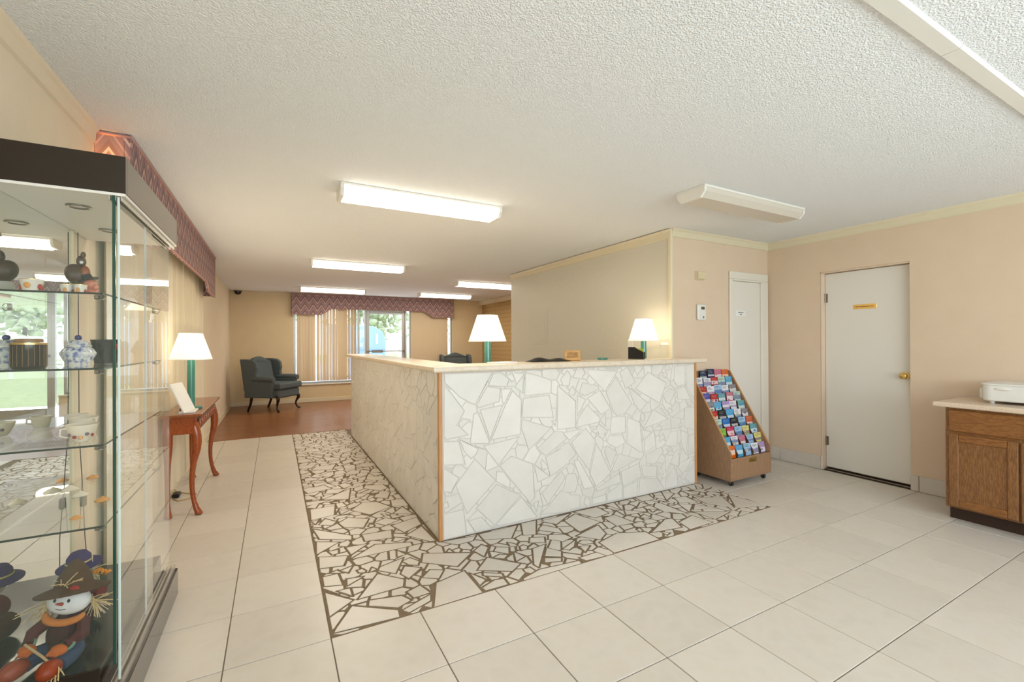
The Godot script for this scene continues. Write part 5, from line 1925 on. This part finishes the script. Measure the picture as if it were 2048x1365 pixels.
# ------------------------------------------------------------------ wing chairs
func wing_chair(label: String) -> Node3D:
	# built about the origin, facing +z
	var t := thing("wing_chair", label, "armchair", Vector3.ZERO, "blue-grey wing chairs")
	var m: Material = M.upholstery
	var side := Basis(Vector3(0, 0, 1), Vector3(0, 1, 0), Vector3(-1, 0, 0))    # local x -> z, y -> y
	var b := MB.new()
	b.box(Vector3(0, 0.34, 0.02), Vector3(0.62, 0.16, 0.6), 0.025)
	part("seat_frame", b, m, t)
	b = MB.new()
	b.prism(PackedVector2Array([Vector2(-0.27, -0.26), Vector2(0.27, -0.26), Vector2(0.27, 0.2), Vector2(0.33, 0.21), Vector2(0.33, 0.35), Vector2(-0.33, 0.35), Vector2(-0.33, 0.21), Vector2(-0.27, 0.2)]), 0.12, Transform3D(Basis(Vector3(1, 0, 0), Vector3(0, 0, 1), Vector3(0, -1, 0)), Vector3(0, 0.545, 0)), 0.035, 4, true, true)
	part("seat_cushion", b, m, t)
	# back with a camel top, raked
	var p := PackedVector2Array([Vector2(-0.31, 0), Vector2(0.31, 0), Vector2(0.31, 0.52)])
	for k in 13:
		var s := 1.0 - k / 6.0
		p.append(Vector2(0.31 * s, 0.57 + 0.05 * cos(s * PI * 0.9)))
	p.append(Vector2(-0.31, 0.52))
	var rake := Basis(Vector3(1, 0, 0), -0.2)
	b = MB.new()
	b.prism(p, 0.14, Transform3D(rake, Vector3(0, 0.42, -0.33)), 0.045, 4, true, true)
	part("backrest", b, m, t)
	for s in [-1.0, 1.0]:
		# wing
		b = MB.new()
		var w := PackedVector2Array([Vector2(-0.37, 0.4), Vector2(-0.12, 0.4), Vector2(-0.1, 0.66), Vector2(-0.12, 0.74), Vector2(-0.1, 0.83), Vector2(-0.12, 0.93), Vector2(-0.19, 0.985), Vector2(-0.32, 1.0), Vector2(-0.46, 1.0)])
		b.prism(w, 0.07, Transform3D(side, Vector3(0.34 * s + 0.035, 0, 0)), 0.022, 3, true, true)
		part("wing", b, m, t)
		# arm: panel and rolled top
		b = MB.new()
		b.prism(PackedVector2Array([Vector2(-0.36, 0.27), Vector2(0.22, 0.27), Vector2(0.22, 0.6), Vector2(-0.36, 0.6)]), 0.085, Transform3D(side, Vector3(0.335 * s + 0.0425, 0, 0)), 0.02, 3, true, true)
		b.tube([Vector3(0.345 * s, 0.625, -0.2), Vector3(0.35 * s, 0.625, 0.0), Vector3(0.355 * s, 0.62, 0.2), Vector3(0.355 * s, 0.617, 0.245)], [0.05, 0.056, 0.058, 0.05], 16)
		part("arm", b, m, t)
		b = MB.new()
		cabriole(b, 0.29 * s, 0.27, 0.3, s * 0.8, 1.2, 0.95)
		part("leg", b, M.dark_leg, t)
		b = MB.new()
		b.tube([Vector3(0.28 * s, 0.3, -0.27), Vector3(0.28 * s, 0.15, -0.3), Vector3(0.28 * s, 0.0, -0.36)], [0.026, 0.022, 0.018], 10)
		part("leg", b, M.dark_leg, t)
	return t


func armchairs() -> void:
	var a := wing_chair("blue-grey wing chair on curved dark legs in the far left corner")
	a.position = Vector3(0.0, 0, -9.83)
	a.rotation.y = 0.93
	copy(a, Vector3(3.93, 0, -10.1), "blue-grey wing chair whose back shows above the counter by the far blinds", -0.15)


# ------------------------------------------------------------------ brochure rack
func rack() -> void:
	var x0 := 3.545
	var x1 := 4.135
	var z0 := -2.53
	var z1 := -2.985
	var t := thing("brochure_rack", "walnut-veneer brochure rack on casters beside the counter end", "rack", Vector3(3.84, 0, -2.76))
	var prof := PackedVector2Array([Vector2(0, 0.055), Vector2(0, 0.305), Vector2(0.02, 0.335), Vector2(0.425, 1.0), Vector2(0.45, 1.0), Vector2(0.45, 0.055)])
	var side := Basis(Vector3(0, 0, -1), Vector3(0, 1, 0), Vector3(1, 0, 0))
	for x in [x0, x1 - 0.014]:
		var b := MB.new()
		b.prism(prof, 0.014, Transform3D(Basis(Vector3(0, 0, -1), Vector3(0, 1, 0), Vector3(1, 0, 0)), Vector3(x, 0, z0)), 0.0)
		part("side_panel", b, M.walnut, t)
		b = MB.new()
		b.tube([Vector3(x + 0.007, 0.33, z0 - 0.016), Vector3(x + 0.007, 1.0, z0 - 0.424)], 0.0075, 6)
		part("edge_band", b, M.oak_strip, t)
	var b := MB.new()
	b.span(Vector3(x0 + 0.014, 0.055, z0 - 0.016), Vector3(x1 - 0.014, 0.25, z0 - 0.001), 0.002)
	part("front_panel", b, M.walnut, t)
	b = MB.new()
	b.span(Vector3(x0 + 0.014, 0.055, z1 + 0.001), Vector3(x1 - 0.014, 1.0, z1 + 0.007), 0.001)
	b.span(Vector3(x0 + 0.014, 0.055, z1 + 0.007), Vector3(x1 - 0.014, 0.07, z0 - 0.016))
	part("back_panel", b, M.walnut, t)
	b = MB.new()
	b.span(Vector3(3.80, 0.19, z0 - 0.0015), Vector3(3.915, 0.235, z0 + 0.001), 0.0005)
	var pl := part("brass_label", b, M.brass, t)
	words("lettering", "Travel Brochures", 0.011, Transform3D(Basis(), Vector3(3.857, 0.205, z0 + 0.0015)), M.ink, pl)
	b = MB.new()
	b.tube([Vector3(3.83, 0.216, z0 + 0.0015), Vector3(3.842, 0.224, z0 + 0.0015), Vector3(3.856, 0.216, z0 + 0.0015)], 0.0014, 4)
	part("emblem", b, M.ink, pl)
	for k in 2:
		b = MB.new()
		b.ellipsoid(Vector3(x0 + 0.02, 0.2 - k * 0.1, z0), Vector3(0.005, 0.005, 0.003), Basis(), 10, 6)
		part("screw_cap", b, M.brass, t)
	for x in [x0 + 0.06, x1 - 0.06]:
		for z in [z0 - 0.04, z1 + 0.06]:
			b = MB.new()
			b.lathe([Vector2(0, -0.01), Vector2(0.019, -0.01), Vector2(0.0225, -0.006), Vector2(0.0225, 0.006), Vector2(0.019, 0.01), Vector2(0, 0.01)], 20, Transform3D(Basis(Vector3(0, 1, 0), Vector3(1, 0, 0), Vector3(0, 0, -1)), Vector3(x, 0.0225, z)))
			var w := part("caster", b, M.black, t)
			b = MB.new()
			b.box(Vector3(x, 0.047, z), Vector3(0.034, 0.015, 0.03), 0.003)
			b.span(Vector3(x - 0.016, 0.018, z - 0.008), Vector3(x - 0.0125, 0.045, z + 0.008))
			b.span(Vector3(x + 0.0125, 0.018, z - 0.008), Vector3(x + 0.016, 0.045, z + 0.008))
			part("fork", b, M.steel, w)
	# ten stepped tiers of five pockets
	var tiers := 10
	var dy := 0.0742
	var dz := 0.0422
	var lean := Basis(Vector3(1, 0, 0), -0.3)
	for r in tiers:
		b = MB.new()
		var y := 0.25 + (tiers - 1 - r) * dy
		var z := z0 - 0.012 - (tiers - 1 - r) * dz
		b.span(Vector3(x0 + 0.014, y - 0.1, z - 0.006), Vector3(x1 - 0.014, y + 0.002, z), 0.001)
		b.span(Vector3(x0 + 0.014, y - 0.1, z - dz + 0.002), Vector3(x1 - 0.014, y - 0.094, z - 0.006))
		part("tier", b, M.walnut_dark, t)
	for k in range(1, 5):
		b = MB.new()
		var x := lerpf(x0 + 0.014, x1 - 0.014, k / 5.0)
		b.prism(PackedVector2Array([Vector2(0.03, 0.16), Vector2(0.015, 0.28), Vector2(0.425, 0.95), Vector2(0.432, 0.16)]), 0.003, Transform3D(side, Vector3(x - 0.0015, 0, z0)))
		part("divider", b, M.walnut_dark, t)
	brochures(x0 + 0.014, x1 - 0.014, z0 - 0.02, tiers, dy, dz)


func brochures(x0: float, x1: float, z0: float, tiers: int, dy: float, dz: float) -> void:
	var hues := {
		"navy": Color(0.1, 0.16, 0.32), "pink": Color(0.78, 0.42, 0.5), "orange": Color(0.88, 0.38, 0.04), "white": Color(0.88, 0.87, 0.88), "red": Color(0.72, 0.16, 0.13), "mint": Color(0.72, 0.83, 0.76),
		"blue": Color(0.12, 0.42, 0.72), "sky blue": Color(0.3, 0.64, 0.82), "grey": Color(0.52, 0.5, 0.5), "violet": Color(0.3, 0.3, 0.62), "teal": Color(0.35, 0.6, 0.64), "lavender": Color(0.68, 0.56, 0.76),
		"black": Color(0.06, 0.06, 0.07), "lime": Color(0.55, 0.76, 0.28), "magenta": Color(0.78, 0.12, 0.3), "yellow": Color(0.88, 0.83, 0.5), "pale blue": Color(0.62, 0.75, 0.86), "coral": Color(0.8, 0.36, 0.22),
	}
	var grid := [
		["grey", "navy", "navy", "pink", "orange"], ["white", "white", "red", "mint", "sky blue"], ["red", "white", "pale blue", "white", "grey"], ["violet", "red", "teal", "pink", "mint"],
		["grey", "sky blue", "lavender", "white", "teal"], ["red", "black", "sky blue", "white", "grey"], ["mint", "blue", "black", "pale blue", "coral"], ["lime", "magenta", "pale blue", "yellow", "teal"],
		["sky blue", "white", "pink", "pale blue", "yellow"], ["orange", "sky blue", "pale blue", "white", "lavender"],
	]
	var rows := ["topmost", "second", "third", "fourth", "fifth", "sixth", "seventh", "eighth", "ninth", "lowest"]
	var cols := ["leftmost", "second", "middle", "fourth", "rightmost"]
	# one sheet of printed covers, twelve to a side
	var im := Image.create(720, 720, false, Image.FORMAT_RGB8)
	var r2 := RandomNumberGenerator.new()
	r2.seed = 11
	im.fill(Color(0.9, 0.9, 0.9))
	for k in 50:
		var c: Color = hues[grid[k / 5][k % 5]]
		var ox := (k % 10) * 72
		var oy := (k / 10) * 144
		im.fill_rect(Rect2i(ox, oy, 72, 144), c)
		var second := c.lerp(Color(0.95, 0.95, 0.93), 0.75) if c.get_luminance() < 0.6 else c.lerp(Color(r2.randf() * 0.5, 0.25, 0.5), 0.5)
		im.fill_rect(Rect2i(ox, oy + r2.randi_range(26, 44), 72, r2.randi_range(12, 34)), second)
		for i in r2.randi_range(2, 4):
			im.fill_rect(Rect2i(ox + r2.randi_range(4, 40), oy + r2.randi_range(4, 70), r2.randi_range(10, 28), r2.randi_range(4, 14)), c.lerp(Color(r2.randf(), r2.randf(), r2.randf()), 0.4))
		for i in 3:
			im.fill_rect(Rect2i(ox + 8, oy + 10 + i * 6, r2.randi_range(30, 56), 2), second.darkened(0.3))
	var m := mat(Color.WHITE, 0.35)
	m.albedo_texture = ImageTexture.create_from_image(im)
	for r in tiers:
		for c in 5:
			if r < 1 and c < 1:
				continue
			var y := 0.25 + (tiers - 1 - r) * dy
			var z := z0 - (tiers - 1 - r) * dz
			var w := (x1 - x0) / 5.0
			var k := r * 5 + c
			var bw := w - 0.009 - r2.randf() * 0.01
			var bh := 0.188 + r2.randf() * 0.014
			var lean := Basis(Vector3(0, 0, 1), r2.randfn() * 0.015) * Basis(Vector3(1, 0, 0), -0.13 - r2.randf() * 0.04)
			var at := Vector3(x0 + w * (c + 0.5) + r2.randfn() * 0.002, y - 0.0938, z - 0.002)
			var b := MB.new()
			var d := 0.006
			var p := func(x: float, yy: float, zz: float) -> Vector3: return at + lean * Vector3(x * bw * 0.5, yy * bh, zz * d)
			var uv := Rect2((k % 10) * 72 / 720.0, (k / 10) * 144 / 720.0, 0.1, 0.2)
			b.uvquad(p.call(-1, 0, 0), p.call(1, 0, 0), p.call(1, 1, 0), p.call(-1, 1, 0), lean * Vector3(0, 0, 1), uv)
			var edge := Rect2(uv.position + Vector2(0.004, 0.15), Vector2(0.002, 0.002))
			b.uvquad(p.call(-1, 0, -1), p.call(1, 0, -1), p.call(1, 1, -1), p.call(-1, 1, -1), lean * Vector3(0, 0, -1), uv)
			b.uvquad(p.call(-1, 1, 0), p.call(1, 1, 0), p.call(1, 1, -1), p.call(-1, 1, -1), lean * Vector3(0, 1, 0), edge)
			b.uvquad(p.call(-1, 0, 0), p.call(1, 0, 0), p.call(1, 0, -1), p.call(-1, 0, -1), lean * Vector3(0, -1, 0), edge)
			for s in [-1, 1]:
				b.uvquad(p.call(s, 0, 0), p.call(s, 0, -1), p.call(s, 1, -1), p.call(s, 1, 0), lean * Vector3(s, 0, 0), edge)
			solo("brochure", b, m, "%s brochure in the %s tier of the rack, %s pocket" % [grid[r][c], rows[r], cols[c]], "brochure", at, "brochures in the rack")


# ------------------------------------------------------------------ oak cabinet, worktop and appliance
func cabinet() -> void:
	var x := 4.30
	var zl := -1.345
	var zr := -0.28
	var t := thing("base_cabinet", "dark oak base cabinet with drawer and panelled doors", "cabinet", Vector3(4.58, 0, -0.8))
	var b := MB.new()
	b.span(Vector3(x + 0.018, 0.095, zl), Vector3(XR - 0.013, 0.815, zr))
	part("carcass", b, M.oak, t)
	b = MB.new()
	b.span(Vector3(x + 0.07, 0.0, zl + 0.002), Vector3(XR - 0.013, 0.095, zr))
	part("toe_kick", b, M.toe, t)
	b = MB.new()
	for z in [zl, zl + 0.345, zr - 0.04]:
		b = MB.new()
		b.span(Vector3(x, 0.095, z), Vector3(x + 0.018, 0.815, z + 0.04), 0.002)
		part("face_stile", b, M.oak, t)
	b = MB.new()
	b.span(Vector3(x + 0.0005, 0.775, zl + 0.04), Vector3(x + 0.018, 0.814, zr - 0.04), 0.001)
	b.span(Vector3(x + 0.0005, 0.62, zl + 0.04), Vector3(x + 0.018, 0.65, zr - 0.04), 0.001)
	b.span(Vector3(x + 0.0005, 0.096, zl + 0.04), Vector3(x + 0.018, 0.14, zr - 0.04), 0.001)
	part("face_rail", b, M.oak_flat, t)
	b = MB.new()
	b.span(Vector3(x - 0.018, 0.645, zl + 0.022), Vector3(x, 0.798, zr - 0.02), 0.006)
	part("drawer", b, M.oak_flat, t)
	for q in [[zl + 0.022, zl + 0.362], [zl + 0.372, zr - 0.02]]:
		var a: float = q[0]
		var c: float = q[1]
		b = MB.new()
		b.span(Vector3(x - 0.008, 0.15, a + 0.04), Vector3(x, 0.58, c - 0.04))
		var d := part("door", b, M.oak, t)
		b = MB.new()
		b.span(Vector3(x - 0.019, 0.108, a), Vector3(x - 0.001, 0.625, a + 0.052), 0.005)
		part("door_stile", b, M.oak, d)
		b = MB.new()
		b.span(Vector3(x - 0.019, 0.108, c - 0.052), Vector3(x - 0.001, 0.625, c), 0.005)
		part("door_stile", b, M.oak, d)
		b = MB.new()
		b.span(Vector3(x - 0.0188, 0.108, a + 0.05), Vector3(x - 0.001, 0.16, c - 0.05), 0.005)
		part("door_rail", b, M.oak_flat, d)
		b = MB.new()
		b.span(Vector3(x - 0.0188, 0.573, a + 0.05), Vector3(x - 0.001, 0.625, c - 0.05), 0.005)
		part("door_rail", b, M.oak_flat, d)
	b = MB.new()
	var p := PackedVector2Array([Vector2(4.255, 0.255), Vector2(4.847, 0.255), Vector2(4.847, 1.40), Vector2(4.255, 1.40)])
	b.prism(p, 0.036, Transform3D(Basis(Vector3(1, 0, 0), Vector3(0, 0, -1), Vector3(0, 1, 0)), Vector3(0, 0.8155, 0)), 0.011, 3, true, true)
	solo("worktop", b, M.speckle, "speckled beige laminate worktop on the oak cabinet", "worktop", Vector3(4.55, 0.8155, -0.83))
	# white warming appliance
	var at := Vector3(4.62, 0.8515, -0.95)
	t = thing("roaster", "white rounded electric roaster on the speckled worktop", "appliance", at)
	var ax := Basis(Vector3(0, 0, 1), Vector3(0, 1, 0), Vector3(-1, 0, 0))
	b = MB.new()
	var rr := PackedVector2Array()
	for k in 4:
		for i in 7:
			var a := PI * 0.5 * (k + i / 6.0)
			var cc: Vector2 = [Vector2(0.13, 0.2), Vector2(-0.13, 0.2), Vector2(-0.13, -0.2), Vector2(0.13, -0.2)][k]
			rr.append(cc + Vector2(cos(a), sin(a)) * 0.05)
	b.prism(rr, 0.115, Transform3D(Basis(Vector3(1, 0, 0), Vector3(0, 0, -1), Vector3(0, 1, 0)), at + Vector3(0, 0.018, 0)), 0.01, 3, true, true)
	part("body", b, M.white_plastic, t)
	b = MB.new()
	b.prism(rr, 0.012, Transform3D(Basis(Vector3(1.03, 0, 0), Vector3(0, 0, -1.03), Vector3(0, 1, 0)), at + Vector3(0, 0.128, 0)), 0.005, 2, true, true)
	part("rim", b, M.white_plastic, t)
	b = MB.new()
	b.ellipsoid(at + Vector3(-0.178, 0.105, -0.14), Vector3(0.01, 0.011, 0.045))
	part("grip", b, M.white_metal, t)
	b = MB.new()
	b.box(at + Vector3(-0.08, 0.065, -0.258), Vector3(0.1, 0.075, 0.02), 0.006)
	part("side_handle", b, M.white_plastic, t)
	for q in [[-0.14, -0.2], [-0.14, 0.2], [0.14, -0.2], [0.14, 0.2]]:
		b = MB.new()
		b.lathe([Vector2(0, 0), Vector2(0.012, 0), Vector2(0.015, 0.019), Vector2(0, 0.019)], 14, Transform3D(Basis(), at + Vector3(q[0], 0, q[1])))
		part("foot", b, M.white_plastic, t)


# ------------------------------------------------------------------ on the counter
func counter_items() -> void:
	var y := 1.145
	lamp(Vector3(1.548, 0.95, -3.31), "larger table lamp with white shade rising behind the corner of the reception counter", 0.358, 1.04)
	lamp(Vector3(3.14, 0.95, -3.16), "table lamp with white shade beside the white partition corner", 0.355, 0.95)
	# hand-lettered wooden block
	var at := Vector3(2.16, y, -2.97)
	var t := thing("desk_sign", "small wooden desk sign with three lines of writing on the counter", "sign", at)
	var tilt := Basis(Vector3.UP, -0.45) * Basis(Vector3(1, 0, 0), -0.2)
	var b := MB.new()
	b.box(at + tilt * Vector3(0, 0.043, 0), Vector3(0.13, 0.085, 0.022), 0.002, tilt)
	part("block", b, M.sign_wood, t)
	words("lettering", "I HAVE GONE\nOUT OF MIND\nBACK SHORTLY", 0.0135, Transform3D(tilt, at + tilt * Vector3(0, 0.046, 0.0115)), mat(Color(0.3, 0.17, 0.03), 0.7), t)
	# black folded cloth bag
	b = MB.new()
	var rows := []
	for i in 9:
		var row := []
		for j in 25:
			var s := j / 24.0
			var h := sin(PI * i / 8.0) * (0.02 + 0.012 * sin(s * 9.0) + 0.008 * sin(s * 4.0)) * sin(PI * clampf(s * 1.02, 0.02, 0.98)) ** 0.5
			row.append(Vector3(lerpf(1.74, 2.1, s), y + 0.001 + h, lerpf(-2.9, -3.03, i / 8.0)))
		rows.append(row)
	b.sheet(rows, Vector3(0, 0.003, 0))
	solo("folded_cloth", b, M.black, "flat black folded cloth lying on the counter behind the front edge", "cloth", Vector3(1.92, y, -2.96))
	b = MB.new()
	b.box(Vector3(2.5, y + 0.009, -3.0), Vector3(0.09, 0.018, 0.05), 0.004, Basis(Vector3.UP, 0.3))
	solo("stapler", b, M.green_glaze, "small flat green object on the counter right of the wooden sign", "desk object", Vector3(2.5, y, -3.0))
	at = Vector3(3.03, y, -3.0)
	at = Vector3(2.89, y, -2.9)
	t = thing("file_holder", "black upright file holder with papers beside the corner lamp", "file holder", at)
	var fh := PackedVector2Array([Vector2(0, 0), Vector2(0.14, 0), Vector2(0.14, 0.105), Vector2(0.09, 0.105), Vector2(0.0, 0.06)])
	var turn := Basis(Vector3.UP, 0.5)
	for s in [-0.02, 0.016]:
		b = MB.new()
		b.prism(fh, 0.003, Transform3D(turn * Basis(Vector3(0, 0, -1), Vector3(0, 1, 0), Vector3(1, 0, 0)), at + turn * Vector3(s, 0, 0)))
		part("side_panel", b, M.black, t)
	b = MB.new()
	b.box(at + turn * Vector3(0, 0.0015, -0.07), Vector3(0.036, 0.003, 0.14), 0.0, turn)
	b.box(at + turn * Vector3(0, 0.052, -0.139), Vector3(0.036, 0.104, 0.003), 0.0, turn)
	part("tray", b, M.black, t)
	for q in [[-0.008, mat(Color(0.62, 0.66, 0.2), 0.8)], [0.004, M.paper]]:
		b = MB.new()
		b.box(at + turn * Vector3(q[0], 0.048, -0.066), Vector3(0.005, 0.09, 0.12), 0.0, turn)
		part("papers", b, q[1], t)
	b = MB.new()
	b.box(Vector3(1.5, y + 0.004, -2.95), Vector3(0.2, 0.008, 0.12), 0.001, Basis(Vector3.UP, 0.2))
	solo("paper_stack", b, M.paper, "thin stack of white paper on the counter right of the corner lamp", "paper", Vector3(1.5, y, -2.95))


func small_things() -> void:
	# thermostat and door chime on the short wall
	var at := Vector3(3.745, 1.59, ZS)
	var t := thing("thermostat", "white wall thermostat with a small grey display", "thermostat", at)
	var b := MB.new()
	b.box(at + Vector3(0, 0, 0.014), Vector3(0.118, 0.155, 0.027), 0.008)
	part("body", b, M.white_plastic, t)
	b = MB.new()
	b.box(at + Vector3(0.01, 0.04, 0.0275), Vector3(0.05, 0.03, 0.003), 0.001)
	part("display", b, mat(Color(0.28, 0.28, 0.22), 0.3), t)
	b = MB.new()
	b.box(at + Vector3(0.018, -0.05, 0.0275), Vector3(0.02, 0.022, 0.003), 0.001)
	part("button", b, mat(Color(0.45, 0.42, 0.4), 0.5), t)
	at = Vector3(3.735, 1.955, ZS)
	t = thing("door_chime", "small cream box on the peach wall above the thermostat", "chime", at)
	b = MB.new()
	b.box(at + Vector3(0, 0, 0.02), Vector3(0.105, 0.075, 0.04), 0.005)
	part("body", b, M.cream_plastic, t)
	b = MB.new()
	b.box(at + Vector3(0, 0, 0.006), Vector3(0.125, 0.088, 0.012), 0.003)
	part("backplate", b, M.cream_plastic, t)
	# breaker panel on the partition
	t = thing("breaker_panel", "off-white breaker panel cover set in the white partition", "panel", Vector3(XW, 1.5, -5.38))
	b = MB.new()
	b.span(Vector3(XW - 0.008, 1.27, -5.6), Vector3(XW, 1.78, -5.2), 0.003)
	part("cover", b, M.white_wall, t)
	b = MB.new()
	b.span(Vector3(XW - 0.012, 1.31, -5.55), Vector3(XW - 0.008, 1.74, -5.25), 0.002)
	part("hatch", b, M.white_wall, t)
	b = MB.new()
	b.box(Vector3(XW - 0.014, 1.5, -5.5), Vector3(0.006, 0.05, 0.014), 0.002)
	part("latch", b, M.cream_plastic, t)
	t = thing("wall_label", "small white label plate on the partition beside the corner lamp", "label", Vector3(XW, 1.28, -3.08))
	b = MB.new()
	b.span(Vector3(XW - 0.003, 1.262, -3.14), Vector3(XW, 1.292, -3.04), 0.001)
	part("plate", b, M.paper, t)
	t = thing("outlet", "white outlet plate on the partition behind the file holder", "outlet", Vector3(XW, 1.26, -3.55))
	b = MB.new()
	b.span(Vector3(XW - 0.005, 1.2, -3.6), Vector3(XW, 1.32, -3.52), 0.002)
	part("plate", b, M.white_plastic, t)
	# dome camera
	at = Vector3(-0.66, H, -10.6)
	t = thing("dome_camera", "dark ceiling dome camera in the far left corner", "camera", at)
	b = MB.new()
	b.lathe([Vector2(0, -0.02), Vector2(0.075, -0.02), Vector2(0.078, -0.01), Vector2(0.078, 0)], 24, Transform3D(Basis(), at))
	part("base", b, mat(Color(0.4, 0.36, 0.3), 0.5), t)
	b = MB.new()
	b.lathe([Vector2(0, -0.085), Vector2(0.03, -0.08), Vector2(0.053, -0.06), Vector2(0.06, -0.03), Vector2(0.06, -0.019)], 24, Transform3D(Basis(), at))
	part("dome", b, mat(Color(0.06, 0.05, 0.045), 0.1), t)
	# wicker chair: only the rolled end of one arm reaches into the picture
	t = thing("wicker_chair", "woven brown wicker chair arm at the lower left edge", "chair", Vector3(-0.33, 0, -1.3))
	b = MB.new()
	var arm := [Vector3(-0.335, 0.0, -1.43), Vector3(-0.335, 0.2, -1.44), Vector3(-0.335, 0.34, -1.445), Vector3(-0.335, 0.385, -1.42), Vector3(-0.335, 0.4, -1.37), Vector3(-0.335, 0.405, -1.2), Vector3(-0.335, 0.41, -0.95)]
	b.tube(arm, [0.04, 0.041, 0.041, 0.041, 0.04, 0.04, 0.04], 18)
	part("arm", b, mat(Color(0.3, 0.2, 0.13), 0.7), t)
	for s in [-1.0, 1.0]:
		for k in 18:
			b = MB.new()
			var pts := []
			for i in 9:
				var f := i / 8.0
				var a: float = s * (f - 0.5) * PI * 0.95 + PI * 0.5
				var along := k * 0.022 + f * 0.05
				var c := Vector3(-0.335, 0.4, -1.405) + Vector3(0, 0, 1) * along
				if along < 0.05:
					c.y -= (0.05 - along) * 0.55
				pts.append(c + Vector3(cos(a) * 0.0415, sin(a) * 0.0415, 0))
			b.tube(pts, 0.0052, 6)
			part("strand", b, M.wicker, t)
	b = MB.new()
	b.box(Vector3(-0.58, 0.24, -1.15), Vector3(0.44, 0.06, 0.5), 0.02)
	part("seat", b, M.wicker, t)
	for q in [[-0.76, -1.36], [-0.76, -0.94], [-0.4, -0.94]]:
		b = MB.new()
		b.tube([Vector3(q[0], 0, q[1]), Vector3(q[0], 0.23, q[1])], 0.02, 10)
		part("leg", b, M.wicker, t)
